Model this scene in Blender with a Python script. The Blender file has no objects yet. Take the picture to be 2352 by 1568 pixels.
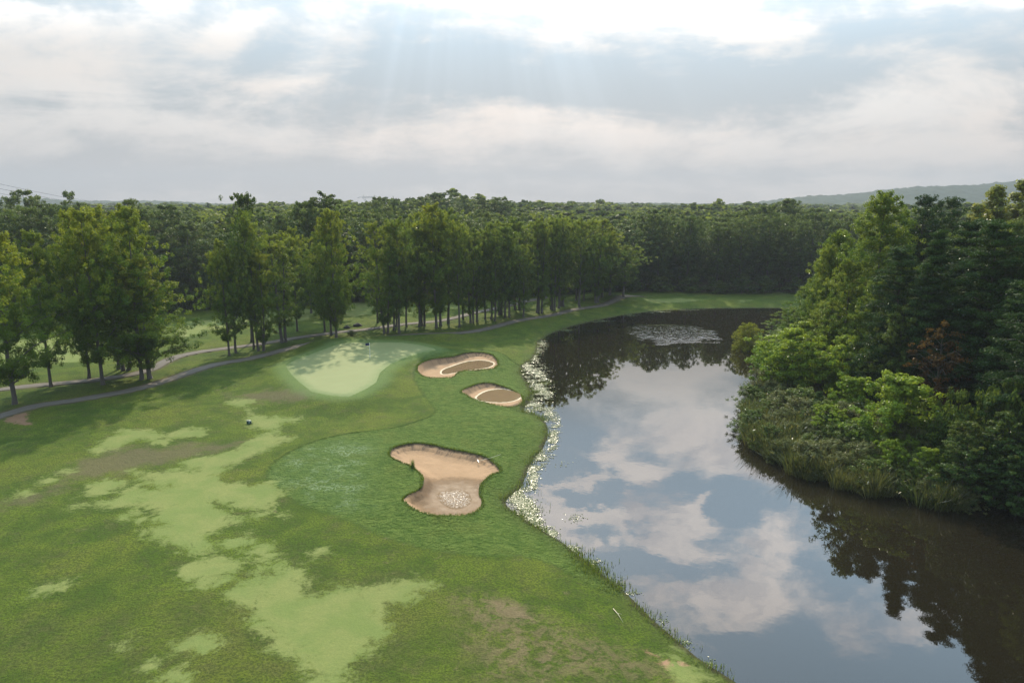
import bpy, math, random
import numpy as np
from mathutils import Vector
from mathutils.geometry import delaunay_2d_cdt

# ------------------------------------------------------------------ camera
S = bpy.context.scene
COL = S.collection
CZ = 24.0                      # drone height above the lawn
PITCH = math.radians(11.4)
cam_d = bpy.data.cameras.new('camera')
cam_d.sensor_width = 36; cam_d.lens = 24
cam_d.clip_start = 0.5; cam_d.clip_end = 20000
cam = bpy.data.objects.new('camera', cam_d); COL.objects.link(cam)
cam.location = (0, 0, CZ)
cam.rotation_euler = (math.pi/2 - PITCH, 0, 0)
S.camera = cam
S.view_settings.view_transform = 'Standard'
S.view_settings.look = 'None'
S.view_settings.exposure = 0.48
S.view_settings.gamma = 1
S.render.engine = 'CYCLES'
S.cycles.max_bounces = 6
S.cycles.diffuse_bounces = 3
S.cycles.glossy_bounces = 3
S.cycles.transmission_bounces = 4
S.cycles.volume_bounces = 0
S.cycles.use_denoising = True

SUN_AZ = math.radians(-5.0)    # azimuth from +Y (negative = towards -X)
SUN_EL = math.radians(37)
SUN_STR = 5.0
SKY_GAIN = 1.0
HAZE_DENS = 0.00028

# sun lamp
sd = bpy.data.lights.new('sun', 'SUN'); sd.energy = SUN_STR; sd.angle = math.radians(1.2)
sd.color = (1.0, 0.88, 0.67)
so = bpy.data.objects.new('sun', sd); COL.objects.link(so)
sdir = Vector((math.sin(SUN_AZ)*math.cos(SUN_EL), math.cos(SUN_AZ)*math.cos(SUN_EL), math.sin(SUN_EL)))
so.rotation_euler = sdir.to_track_quat('Z', 'Y').to_euler()
so.location = (0, 60, 120)

# image ray helpers (2352 x 1568 tracing frame)
F = 1568.0
def ray(u, v):
    x = (u-1176)/F; c = -(v-784)/F
    cp, sp = math.cos(PITCH), math.sin(PITCH)
    return (x, cp + c*sp, -sp + c*cp)
def gp(u, v, z=0.0):
    d = ray(u, v); t = (z-CZ)/d[2]
    return (d[0]*t, d[1]*t)
def gpoly(pts, z=0.0): return np.array([gp(u, v, z) for u, v in pts])
def xat(u, Y, z=0.0):
    d = Y*math.cos(PITCH) + (CZ-z)*math.sin(PITCH)
    return (u-1176)/F*d
def ztop(u, v, Y):
    d = ray(u, v); return CZ + d[2]/d[1]*Y

# ------------------------------------------------------------------ node helpers
class NT:
    def __init__(s, tree): s.t = tree; s.n = tree.nodes; s.l = tree.links
    def node(s, typ, **kw):
        nd = s.n.new(typ)
        for k, v in kw.items(): setattr(nd, k, v)
        return nd
    def set(s, sock, v):
        if isinstance(v, bpy.types.NodeSocket): s.l.new(v, sock)
        elif v is not None: sock.default_value = v
    def m(s, op, a, b=None, c=None, clamp=False):
        nd = s.n.new('ShaderNodeMath'); nd.operation = op; nd.use_clamp = clamp
        s.set(nd.inputs[0], a)
        if b is not None: s.set(nd.inputs[1], b)
        if c is not None: s.set(nd.inputs[2], c)
        return nd.outputs[0]
    def vm(s, op, a, b=None):
        nd = s.n.new('ShaderNodeVectorMath'); nd.operation = op
        s.set(nd.inputs[0], a)
        if b is not None: s.set(nd.inputs[1], b)
        return nd.outputs[0]
    def mix(s, f, a, b, blend='MIX'):
        nd = s.n.new('ShaderNodeMix'); nd.data_type = 'RGBA'; nd.blend_type = blend
        s.set(nd.inputs[0], f)
        s.set(nd.inputs[6], a if isinstance(a, bpy.types.NodeSocket) else (*a, 1))
        s.set(nd.inputs[7], b if isinstance(b, bpy.types.NodeSocket) else (*b, 1))
        return nd.outputs[2]
    def noise(s, vec, scale, detail=3, rough=.5, dist=0.0, col=False, lac=2.0):
        nd = s.n.new('ShaderNodeTexNoise')
        s.set(nd.inputs['Vector'], vec); nd.inputs['Scale'].default_value = scale
        nd.inputs['Detail'].default_value = detail; nd.inputs['Roughness'].default_value = rough
        nd.inputs['Distortion'].default_value = dist; nd.inputs['Lacunarity'].default_value = lac
        return nd.outputs['Color' if col else 'Fac']
    def sstep(s, x, a, b, lo=0.0, hi=1.0):
        nd = s.n.new('ShaderNodeMapRange'); nd.interpolation_type = 'SMOOTHSTEP'
        s.set(nd.inputs[0], x); nd.inputs[1].default_value = a; nd.inputs[2].default_value = b
        nd.inputs[3].default_value = lo; nd.inputs[4].default_value = hi
        return nd.outputs[0]
    def attr(s, name):
        nd = s.n.new('ShaderNodeAttribute'); nd.attribute_name = name; return nd.outputs['Fac']
    def xyz(s, x, y, z):
        nd = s.n.new('ShaderNodeCombineXYZ'); s.set(nd.inputs[0], x); s.set(nd.inputs[1], y); s.set(nd.inputs[2], z)
        return nd.outputs[0]

# ------------------------------------------------------------------ world: clouded sky
W = bpy.data.worlds.new('World'); S.world = W; W.use_nodes = True
N = NT(W.node_tree); N.n.clear()
out = N.node('ShaderNodeOutputWorld'); bg = N.node('ShaderNodeBackground')
tc = N.node('ShaderNodeTexCoord')
dirv = N.vm('NORMALIZE', tc.outputs['Generated'])
sep = N.node('ShaderNodeSeparateXYZ'); N.l.new(dirv, sep.inputs[0])
dx, dy, dz = sep.outputs
yy = N.m('MAXIMUM', dy, 0.12)
p0 = N.m('DIVIDE', dx, yy); q0 = N.m('DIVIDE', N.m('MAXIMUM', dz, 0.0), yy)
pq = N.xyz(p0, q0, 0)
# distort for fluffy edges
ns = N.noise(N.xyz(p0, N.m('MULTIPLY', q0, 2.2), 3.3), 3.2, 6, .6, 0.3, col=True)
off = N.vm('SUBTRACT', ns, (0.5, 0.5, 0.5))
dsep = N.node('ShaderNodeSeparateXYZ'); N.l.new(off, dsep.inputs[0])
amp = N.sstep(q0, 0.0, 0.5, 0.12, 0.34)
p1 = N.m('ADD', p0, N.m('MULTIPLY', dsep.outputs[0], N.m('MULTIPLY', amp, 1.4)))
q1 = N.m('ADD', q0, N.m('MULTIPLY', dsep.outputs[1], amp))
def blob(u, v, su, sv, a):
    d = ray(u, v); pp = d[0]/d[1]; qq = abs(d[2]/d[1])
    d2 = ray(u+su, v); sp_ = abs(d2[0]/d2[1]-pp) + 1e-4
    d3 = ray(u, v+(sv if v > 470 else -sv)); sq = abs(abs(d3[2]/d3[1])-qq) + 1e-4
    ex = N.m('MULTIPLY', N.m('SUBTRACT', p1, pp), 1/sp_)
    ey = N.m('MULTIPLY', N.m('SUBTRACT', q1, qq), 1/sq)
    r2 = N.m('ADD', N.m('MULTIPLY', ex, ex), N.m('MULTIPLY', ey, ey))
    return N.m('MULTIPLY', N.m('EXPONENT', N.m('MULTIPLY', r2, -1.0)), a)
SKYB = [(1450,20,300,75,.8),(1000,-5,110,30,.7),(540,50,70,50,.4),(150,150,330,150,.35),(280,300,380,34,.3),
 (1720,90,140,50,.5),(2160,290,320,90,.55),(1350,300,380,40,.5),(900,350,260,22,.3),(130,350,110,18,.35),(1400,436,230,12,.5),(560,440,500,10,.2),
 (860,170,190,90,-.75),(1250,190,420,55,-.75),(1750,150,210,38,-.8),(2100,70,170,60,-.65),(1560,240,260,40,-.55),
 (470,395,560,30,-.4),(1300,400,600,14,-.2),(2000,400,450,20,-.2),(2320,130,80,50,-.35),(1560,290,50,30,-.4),(1800,380,90,16,-.3)]
REFB = [(1385,1045,55,55,.75),(1450,1085,55,35,.6),(1540,975,110,40,.55),(1610,1045,140,50,.6),(1340,1130,22,50,.7),(1390,1190,110,20,.55),
 (1555,1215,80,55,.8),(1632,1178,22,45,.7),(1300,1225,35,45,.5),(1640,1400,230,100,.55),(1720,1300,120,80,.55),(1600,1520,80,70,.35),(1780,1080,80,40,.4),
 (1410,1140,45,28,-.8),(1470,1290,150,45,-.9),(1290,1100,50,50,-.6),(1720,1190,60,90,-.7),(1560,1120,60,40,-.4),(1700,880,300,60,-.15),(1760,1500,110,60,-.5),(1450,870,180,60,-.25)]
field = None
for b_ in SKYB + REFB:
    o_ = blob(*b_)
    field = o_ if field is None else N.m('ADD', field, o_)
n1 = N.noise(N.xyz(N.m('MULTIPLY', p0, 1.0), N.m('MULTIPLY', q0, 4.2), 1.7), 3.2, 8, .62, .35)
n2 = N.noise(N.xyz(p0, N.m('MULTIPLY', q0, 1.5), 8.1), 5.0, 8, .62, .3)
nn = N.m('ADD', N.m('MULTIPLY', N.m('SUBTRACT', n1, .5), N.sstep(q0, .15, .4, 4.2, .3)),
         N.m('MULTIPLY', N.m('SUBTRACT', n2, .5), N.sstep(q0, .15, .4, 3.0, 2.6)))
n3 = N.noise(N.xyz(p0, N.m('MULTIPLY', q0, 2.6), 4.4), 11.0, 7, .65, .2)
nn = N.m('ADD', nn, N.m('MULTIPLY', N.m('SUBTRACT', n3, .5), .9))
t = N.m('ADD', N.m('ADD', field, nn), 0.5)
tl = N.sstep(t, -0.22, 1.22)          # soft low cloud
th = N.sstep(t, 0.44, 1.12)        # crisper high cloud
hi = N.sstep(N.m('ADD', q0, N.m('MULTIPLY', dsep.outputs[2], .05)), 0.27, 0.36)
# low part colours
horizonmix = N.sstep(q0, 0.0, 0.16)
grey = N.mix(horizonmix, (.66,.63,.625), (.54,.61,.67))
grey = N.mix(N.sstep(q0, 0.12, 0.27), grey, (.60,.76,.90))
white = N.mix(horizonmix, (.82,.77,.74), (.95,.95,.95)); white = N.mix(N.sstep(N.noise(N.xyz(p0, N.m('MULTIPLY', q0, 3), 5), 1.6, 4, .6), .45, .62, 0, .6) if 0 else N.m('MULTIPLY', N.sstep(N.noise(N.xyz(p0, N.m('MULTIPLY', q0, 3), 5), 1.6, 4, .6), .42, .60, 0, .7), N.sstep(q0, .24, .12)), white, (1.02,.93,.87))
low = N.mix(tl, grey, white)
# brightening towards the veiled sun
gx = N.m('MULTIPLY', N.m('SUBTRACT', p0, 0.09), 1.5); gy = N.m('MULTIPLY', N.m('SUBTRACT', q0, 0.42), 2.7)
gl = N.m('EXPONENT', N.m('MULTIPLY', N.m('ADD', N.m('MULTIPLY', gx, gx), N.m('MULTIPLY', gy, gy)), -1.0))
# faint crepuscular shafts fanning out below the veiled sun
ra = N.m('ARCTAN2', N.m('SUBTRACT', p0, -.06), N.m('SUBTRACT', .62, q0))
rn = N.noise(N.xyz(N.m('MULTIPLY', ra, 5.0), 0, 0), 1.0, 3, .6)
shaft = N.m('MULTIPLY', N.m('MULTIPLY', N.sstep(rn, .40, .68, -.04, .085), N.sstep(N.m('ABSOLUTE', ra), .75, .25)), N.sstep(q0, .02, .16))
low = N.vm('SCALE', low); low.node.inputs[3].default_value = 1
N.set(low.node.inputs[3], N.m('ADD', N.m('MULTIPLY', shaft, .7), N.m('ADD', .575, N.m('MULTIPLY', gl, .34))))
lb_ = N.vm('SCALE', low); N.set(lb_.node.inputs[3], N.m('ADD', 1.0, N.m('MULTIPLY', N.sstep(q0, .20, .36, 0, 1.3), N.m('ADD', .3, N.m('MULTIPLY', N.sstep(t, .2, 1.1), .9))))); low = lb_
# high part: real Nishita blue in the gaps, bright cloud around
sky = N.node('ShaderNodeTexSky', sky_type='NISHITA', sun_disc=False)
sky.sun_elevation = SUN_EL; sky.sun_rotation = SUN_AZ; sky.dust_density = 1.5; sky.air_density = 1.0
blue = N.vm('SCALE', sky.outputs[0]); blue.node.inputs[3].default_value = 0.12
blue = N.mix(.7, blue, (1.55, 2.25, 2.95))
cin = N.mix(N.sstep(N.noise(N.xyz(p1, N.m('MULTIPLY', q1, 1.3), 12.), 5.5, 6, .6), .36, .62), (2.1, 2.25, 2.55), (3.3, 3.25, 3.3))
hic = N.mix(th, blue, cin)
hic = N.vm('SCALE', hic); N.set(hic.node.inputs[3], N.sstep(q0, .26, .60, .55, 1.3))
cg = N.node('ShaderNodeVectorMath', operation='DOT_PRODUCT'); N.l.new(dirv, cg.inputs[0]); cg.inputs[1].default_value = tuple(sdir)
fall = N.sstep(cg.outputs['Value'], .45, .84, .27, 1.0)     # cloud veil is brightest round the sun, dull behind the drone
hs_ = N.vm('SCALE', hic); N.set(hs_.node.inputs[3], fall); hic = hs_
colr = N.mix(hi, low, hic)
colr = N.vm('MULTIPLY', colr, (1.04, 1.0, .955))
fin = N.vm('SCALE', colr); fin.node.inputs[3].default_value = SKY_GAIN
# below horizon: dull ground tone; behind the drone the sky is dimmer
fin = N.mix(N.sstep(dz, -0.02, 0.0), (.10, .12, .08), fin)
N.l.new(fin, bg.inputs[0]); bg.inputs[1].default_value = 1.0
N.l.new(bg.outputs[0], out.inputs[0])
W.cycles.sampling_method = 'MANUAL'; W.cycles.sample_map_resolution = 1024

# ------------------------------------------------------------------ object helpers
def tag(o, label=None, cat=None, group=None, kind=None):
    if label: o['label'] = label
    if cat: o['category'] = cat
    if group: o['group'] = group
    if kind: o['kind'] = kind
    return o
def mesh_np(name, V, Fc, mat=None, smooth=False, attrs=None):
    """V (n,3); Fc (m,k) all same k"""
    me = bpy.data.meshes.new(name)
    V = np.asarray(V, np.float32); Fc = np.asarray(Fc, np.int32)
    m, k = Fc.shape
    me.vertices.add(len(V)); me.vertices.foreach_set('co', V.ravel())
    me.loops.add(m*k); me.loops.foreach_set('vertex_index', Fc.ravel())
    me.polygons.add(m)
    me.polygons.foreach_set('loop_start', np.arange(0, m*k, k, dtype=np.int32))
    try: me.polygons.foreach_set('loop_total', np.full(m, k, np.int32))
    except Exception: pass
    me.update(calc_edges=True)
    me.polygons.foreach_set('use_smooth', np.full(m, smooth))
    for nm, (dom, arr) in (attrs or {}).items():
        a = me.attributes.new(nm, 'FLOAT', dom); a.data.foreach_set('value', np.asarray(arr, np.float32))
    if mat: me.materials.append(mat)
    return me
def link(name, me, parent=None, loc=(0,0,0)):
    o = bpy.data.objects.new(name, me); COL.objects.link(o); o.location = loc
    if parent: o.parent = parent
    return o
def empty(name, loc=(0,0,0), rz=0.0):
    o = bpy.data.objects.new(name, None); COL.objects.link(o); o.location = loc; o.rotation_euler[2] = rz
    o.empty_display_size = .2
    return o
def tube(pts, rads, sides=6, cap=True):
    """returns V, F(quads) of a tube along pts"""
    pts = np.asarray(pts, float); n = len(pts); V = []; Fq = []
    up = np.array([0.13, 0.31, 0.94])
    for i in range(n):
        tdir = pts[min(i+1, n-1)] - pts[max(i-1, 0)]; tdir /= np.linalg.norm(tdir)+1e-9
        a = np.cross(tdir, up if abs(tdir @ up) < .9 else np.array([1., .1, 0])); a /= np.linalg.norm(a)
        b = np.cross(tdir, a)
        for k in range(sides):
            th_ = 2*math.pi*k/sides
            V.append(pts[i] + rads[i]*(a*math.cos(th_) + b*math.sin(th_)))
    for i in range(n-1):
        for k in range(sides):
            k2 = (k+1) % sides
            Fq.append((i*sides+k, i*sides+k2, (i+1)*sides+k2, (i+1)*sides+k))
    if cap:
        for ring in (0, n-1):
            V.append(pts[ring]); c = len(V)-1
            for k in range(0, sides, 2):
                q = [ring*sides+k, ring*sides+(k+1) % sides, ring*sides+(k+2) % sides, c]
                Fq.append(tuple(q if ring else q[::-1]))
    return np.array(V), np.array(Fq)
def joinq(parts):
    Vs, Fs, o = [], [], 0
    for V, Fq in parts:
        Vs.append(V); Fs.append(Fq + o); o += len(V)
    return np.vstack(Vs), np.vstack(Fs)
def boxq(c, s, rz=0.0):
    x, y, z = s[0]/2, s[1]/2, s[2]/2
    V = np.array([(-x,-y,-z),(x,-y,-z),(x,y,-z),(-x,y,-z),(-x,-y,z),(x,-y,z),(x,y,z),(-x,y,z)], float)
    R = np.array([[math.cos(rz), -math.sin(rz), 0],[math.sin(rz), math.cos(rz), 0],[0,0,1]])
    V = V @ R.T + np.array(c)
    return V, np.array([(0,3,2,1),(4,5,6,7),(0,1,5,4),(1,2,6,5),(2,3,7,6),(3,0,4,7)])

# ------------------------------------------------------------------ traced outlines
def Z(pts, s, ox, oy): return [((ox+x/s)*.91875, (oy+y/s)*.91875) for x, y in pts]
z3 = lambda p: Z(p, 2.218, 0, 1000)
z6 = lambda p: Z(p, 2.94, 620, 820)
WZ = -0.9
shore_px = [(1690,1568),(1600,1510),(1500,1425),(1440,1365),(1390,1325),(1340,1285),(1290,1245),(1240,1215),(1200,1190),(1165,1165),(1158,1150),(1195,1122),(1212,1080),(1222,1058),(1245,1033),(1258,1000),(1255,975),(1238,955),(1205,947),(1197,935),(1215,917),(1222,905),(1210,880),(1195,857),(1200,840),(1225,822),(1234,805),(1235,787),(1260,768),(1310,750),(1370,735),(1430,724),(1500,715),(1560,711),(1640,708),(1760,707),(1830,709),
 (1800,740),(1765,770),(1762,800),(1760,840),(1735,880),(1722,930),(1722,985),(1750,1030),(1810,1060),(1880,1082),(1960,1100),(2050,1120),(2150,1138),(2200,1148),(2300,1165),(2400,1182)]
shore = np.vstack([gpoly(shore_px, WZ), [(60,40),(85,28),(115,15),(115,-60),(35,-60),(24,0),(20,18)]])
green_o = gpoly(z6([(360,400),(450,470),(600,500),(750,510),(880,450),(960,400),(985,330),(1060,270),(1170,220),(1300,180),(1400,165),(1380,150),(1250,120),(1100,105),(900,110),(750,115),(640,130),(500,180),(350,230),(260,280),(300,340)]), 0.7)
bunk_o = [
 z6([(1035,940),(1060,890),(1150,860),(1290,850),(1450,890),(1600,920),(1750,940),(1830,985),(1860,1030),(1800,1045),(1740,1090),(1700,1140),(1700,1190),(1725,1230),(1710,1300),(1650,1350),(1560,1385),(1430,1397),(1290,1380),(1210,1345),(1150,1295),(1130,1285),(1180,1240),(1260,1210),(1290,1160),(1285,1100),(1220,1040),(1120,1000),(1060,975)]),
 z6([(1240,310),(1300,270),(1400,240),(1530,225),(1600,195),(1700,180),(1800,200),(1840,240),(1830,275),(1780,300),(1680,312),(1580,315),(1530,340),(1520,370),(1400,380),(1300,372),(1250,350)]),
 z6([(1560,480),(1620,450),(1700,415),(1780,405),(1900,425),(1990,455),(2020,485),(2015,520),(1950,550),(1850,558),(1720,552),(1640,530),(1590,500)])]
def smooth_poly(P, it=2):
    P = np.asarray(P, float)
    for _ in range(it):
        Q = np.roll(P, -1, 0); P = np.stack([P*.75+Q*.25, P*.25+Q*.75], 1).reshape(-1, 2)
    return P
bunk_w = [smooth_poly(gpoly(b)) for b in bunk_o]
pale_px = [
 z3([(1625,205),(1540,195),(1560,165),(1480,180),(1340,225),(1330,260),(1200,300),(1080,310),(970,345),(1070,345),(1075,385),(940,375),(830,395),(800,430),(830,475),(930,460),(960,480),(830,500),(760,475),(690,500),(680,530),(480,590),(620,605),(700,590),(750,570),(800,600),(840,620),(860,650),(780,670),(900,690),(810,735),(830,765),(950,765),(905,800),(1010,830),(1080,860),(1200,840),(1160,790),(1130,760),(1200,720),(1340,665),(1290,620),(1210,600),(1190,560),(1260,570),(1340,600),(1480,610),(1540,560),(1580,520),(1500,450),(1420,470),(1370,475),(1350,450),(1280,455),(1220,440),(1200,410),(1250,370),(1310,345),(1380,320),(1480,270),(1540,240)]),
 z3([(460,525),(510,490),(560,445),(640,430),(720,455),(700,470),(640,495),(560,530)]),
 z3([(640,660),(760,615),(800,630),(700,670)]), z3([(385,600),(430,580),(490,578),(470,595),(420,606)]),
 z3([(505,285),(550,255),(590,205),(660,190),(670,165),(800,150),(850,165),(880,185),(950,175),(1030,148),(1130,160),(1120,190),(1000,200),(850,200),(760,205),(700,240),(640,262),(590,285),(540,297)]),
 z3([(820,222),(860,208),(930,208),(960,220),(920,236),(860,236)]),
 z3([(1385,88),(1430,85),(1480,88),(1560,97),(1670,92),(1660,105),(1560,125),(1550,155),(1500,160),(1420,150),(1380,150),(1390,125)]),
 z3([(1255,8),(1290,25),(1340,30),(1400,12),(1390,-8),(1290,-10)]), z3([(1350,35),(1362,35),(1400,78),(1388,82)]),
 z3([(1010,930),(1100,900),(1160,865),(1260,865),(1290,890),(1370,905),(1340,945),(1280,960),(1250,1020),(1130,1045),(1050,1010),(1000,980)]),
 z3([(1400,810),(1480,800),(1500,830),(1570,880),(1450,885),(1410,850)]), z3([(1210,800),(1390,735),(1415,790),(1370,805),(1240,820)]),
 z3([(1290,1060),(1330,1010),(1400,1000),(1360,960),(1440,930),(1480,950),(1500,960),(1560,915),(1640,900),(1700,940),(1690,1000),(1680,1050),(1760,1090),(1800,1060),(1900,1035),(1996,1035)]) +
   [(845,1338),(880,1330),(960,1325),(995,1335),(960,1360),(900,1380),(880,1400),(895,1430),(880,1460),(840,1480),(830,1510),(800,1545),(780,1580),(720,1575),(700,1530),(640,1490),(600,1450),(570,1400),(545,1370)],
 z3([(215,1060),(260,1030),(330,1012),(390,1020),(340,1060),(260,1085)]),
 z3([(980,1410),(1040,1350),(1100,1300),(1200,1330),(1220,1360),(1150,1400)]), z3([(640,1385),(720,1350),(700,1390)]),
 z3([(850,1590),(930,1510),(1000,1490),(1040,1510),(1060,1590)]), z3([(810,1500),(850,1475),(870,1500)]),
 z3([(310,415),(340,390),(385,388),(360,410)]), z3([(215,465),(240,440),(305,450),(260,465)]), z3([(70,550),(120,505),(200,492),(180,515),(110,545)]),
 z3([(680,410),(730,390),(790,400),(740,418)]), z3([(1410,635),(1440,622),(1480,632),(1440,650)]), z3([(1540,632),(1570,625),(1590,635)]),
 z3([(1310,325),(1350,315),(1365,322),(1330,330)]), z3([(1735,850),(1760,838),(1775,855),(1750,865)]),
 [(0,850),(60,835),(180,830),(215,815),(190,795),(150,775),(0,790)], [(420,775),(480,760),(520,750),(500,735),(430,740),(400,760)],
 [(560,745),(700,736),(730,720),(760,712),(700,712),(560,725)],[(800,728),(850,722),(870,700),(860,688),(820,692),(780,712)],[(900,722),(1030,712),(1120,706),(1030,702),(900,710)],
 [(1480,689),(1560,685),(1620,688),(1560,694),(1490,696)],[(1700,690),(1740,687),(1700,694)],[(1560,1478),(1620,1530),(1600,1560),(1540,1500)]]  # the far-fairway pair stands for sunlit strips, painted as paler grass
brown_px = [z3([(400,355),(520,320),(620,270),(900,250),(1330,225),(1330,250),(1080,300),(900,340),(700,390),(550,430),(400,450),(300,520),(290,490),(400,400)]),
 z3([(0,570),(120,560),(300,490),(320,520),(200,580),(0,610)]), [(520,905),(640,900),(730,912),(700,930),(600,925)], [(960,838),(985,850),(975,880),(955,870)]]
rough_px = [(612,1081),(616,1100),(657,1135),(705,1162),(770,1182),(826,1203),(900,1238),(1000,1262),(1120,1275),(1250,1260),(1420,1360),(1500,1300),(1300,1100),(1400,1000),(1280,900),(1290,850),(1200,835),(1140,800),(1000,812),(965,840),(945,870),(985,920),(1010,950),(940,972),(898,982),(788,994),(695,1022),(640,1052)]
dirt_px = [[(10,968),(35,955),(70,950),(60,968),(75,980),(45,978),(20,975)], [(1495,1478),(1520,1490),(1560,1500),(1530,1512)]]
straw_px = [[(990,1340),(1150,1360),(1300,1420),(1500,1480),(1640,1575),(1100,1590),(1040,1450)], [(1120,1375),(1190,1385),(1215,1415),(1160,1412)]]
near_path = [(-140,1000),(0,960),(75,937),(161,924),(225,911),(319,892),(397,870),(450,851),(506,834),(588,819),(640,806),(692,796),(780,782),(870,775),(960,770),(1041,767),(1100,758),(1205,735),(1276,723),(1320,712),(1380,702),(1420,693),(1450,686),(1475,683)]
rear_path = [(-140,912),(0,896),(124,883),(225,871),(281,862),(319,856),(349,847),(375,832),(405,819),(450,808),(525,796),(588,790),(652,782),(713,773),(779,762),(877,753),(936,744),(1006,737),(1060,727),(1112,716),(1170,702),(1229,690),(1264,680),(1300,674)]
def sm_line(P, it=2):
    P = np.asarray(P, float)
    for _ in range(it):
        a, b = P[:-1], P[1:]
        Q = np.stack([a*.75+b*.25, a*.25+b*.75], 1).reshape(-1, 2)
        P = np.vstack([P[:1], Q, P[-1:]])
    return P
nearp = sm_line(gpoly(near_path)); rearp = sm_line(gpoly(rear_path))

def seg_dist(X, Y, P, closed=True, want_arc=False):
    best = np.full(X.shape, 1e9); arc = np.zeros(X.shape); inside = np.zeros(X.shape, bool); run = 0
    n = len(P)
    for i in range(n if closed else n-1):
        a = P[i]; b = P[(i+1) % n]; d = b-a; L2 = d @ d + 1e-12
        t = np.clip(((X-a[0])*d[0] + (Y-a[1])*d[1])/L2, 0, 1)
        D = (X-a[0]-t*d[0])**2 + (Y-a[1]-t*d[1])**2
        if want_arc:
            m = D < best; arc[m] = (run + t*math.sqrt(L2))[m]
        np.minimum(best, D, out=best); run += math.sqrt(L2)
        if closed:
            c = ((a[1] > Y) != (b[1] > Y)) & (X < (b[0]-a[0])*(Y-a[1])/((b[1]-a[1]) if b[1] != a[1] else 1e-12)+a[0])
            inside ^= c
    best = np.sqrt(best)
    if closed: best = np.where(inside, -best, best)   # negative inside
    return (best, arc) if want_arc else best
def near_mask(X, Y, P, pad):
    return (X > P[:,0].min()-pad) & (X < P[:,0].max()+pad) & (Y > P[:,1].min()-pad) & (Y < P[:,1].max()+pad)
def sdf(X, Y, polys, pad=8.0, closed=True):
    out = np.full(X.shape, pad)
    for P in polys:
        m = near_mask(X, Y, P, pad)
        if m.any(): out[m] = np.minimum(out[m], seg_dist(X[m], Y[m], P, closed))
    return out
def ss(x, a, b):
    t = np.clip((x-a)/(b-a), 0, 1); return t*t*(3-2*t)

# forest edge behind the far fairway, as Y(x)
fe_px = [(-500,770),(-100,762),(0,757),(170,742),(300,730),(440,714),(700,702),(860,690),(1000,688),(1150,682),(1300,676),(1440,671),(1640,671),(1835,673),(2000,676)]
fe = gpoly(fe_px)
def edgeY(x): return np.interp(x, fe[:,0], fe[:,1])

BERM = np.array([gp(u_, v_) for u_, v_ in [(735,797),(800,790),(880,784),(960,780),(1030,777)]]) 
def terrain(X, Y, cut=True):
    X = np.asarray(X, float); Y = np.asarray(Y, float)
    R = np.hypot(X, Y)
    z = 0.16*np.sin(X*.11+1.3)*np.cos(Y*.083) + 0.10*np.sin(X*.23+Y*.19)
    z = z*ss(R, 20, 40)
    dg = sdf(X, Y, [green_o], 16.0); z = z*(1-.7*ss(-dg, -6, 0)) + 0.85*ss(-dg, -7.0, 0.5)
    # berm hiding the near path behind the green
    bm = np.full(X.shape, 99.); mm = near_mask(X, Y, BERM, 9); bm[mm] = seg_dist(X[mm], Y[mm], BERM, False); z += .75*np.exp(-(bm/2.6)**2)
    # mound at back right of the grove by the far path
    a = gp(1405, 690); z += 1.2*np.exp(-(((X-a[0])/7)**2 + ((Y-a[1]-2)/7)**2))
    # gentle slope between the two paths and rising forest land
    e = edgeY(X); z += ss(Y-e, 20, 160)*(.6+.8*np.sin(X*.012+1)) 
    z += 7*np.exp(-((X+35)/70)**2 - ((Y-340)/90)**2) + 3*np.exp(-((X+150)/60)**2 - ((Y-210)/60)**2)
    ds = sdf(X, Y, [shore], 14.0)
    zb = WZ + .12 + ( -WZ-.12)*ss(ds, 0, 6.5) 
    z = np.where(ds < 14, z*ss(ds, 0, 9) + np.where(ds > 0, zb*1.0, 0) , z)
    z = np.where(ds <= 0, WZ - .06 + np.maximum(ds, -9)*.12, z)
    k = ss(ds, -.25, .2); 
    z = np.where(np.abs(ds) < .25, (WZ-.09)*(1-k) + (WZ+.12)*k, z)
    # bunker surrounds
    db = sdf(X, Y, bunk_w, 5.0)
    z = z + .22*np.exp(-(np.maximum(db, 0)/1.1)**2)*(db > -.6)
    if not cut: return z
    z = z - 1.6*ss(-db, 0.02, .5)
    # cut below the path sheets
    for P in (nearp, rearp):
        dp = sdf(X, Y, [P], 6.0, False)
        z = z - .16*ss(-dp, -.88, -.62)
    z = z - .25*ss(-sdf(X, Y, [green_o], 3.0), .15, .6)
    return z
def surf(x, y):
    """lawn height under an object"""
    return float(terrain(np.array([x]), np.array([y]), False)[0])

# ------------------------------------------------------------------ materials
def new_mat(name):
    m = bpy.data.materials.new(name); m.use_nodes = True
    n = NT(m.node_tree); n.n.clear()
    o = n.node('ShaderNodeOutputMaterial'); b = n.node('ShaderNodeBsdfPrincipled')
    n.l.new(b.outputs[0], o.inputs[0])
    return m, n, b, o
def bump(n, b, h, strength, dist):
    bp = n.node('ShaderNodeBump'); n.set(bp.inputs['Height'], h); n.set(bp.inputs['Strength'], strength)
    bp.inputs['Distance'].default_value = dist; n.l.new(bp.outputs[0], b.inputs['Normal']); return bp
def objco(n): return n.node('ShaderNodeTexCoord').outputs['Object']
def simple(name, col, rough=.6, metal=0.0, var=.15, scale=6.0, spec=.5):
    m, n, b, o = new_mat(name); v = objco(n)
    nz = n.noise(v, scale, 4, .6)
    c = n.mix(nz, tuple(x*(1-var) for x in col), tuple(min(1, x*(1+var)) for x in col))
    n.l.new(c, b.inputs['Base Color']); b.inputs['Roughness'].default_value = rough; b.inputs['Metallic'].default_value = metal
    b.inputs['Specular IOR Level'].default_value = spec
    bump(n, b, nz, .3, .01)
    return m

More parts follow.
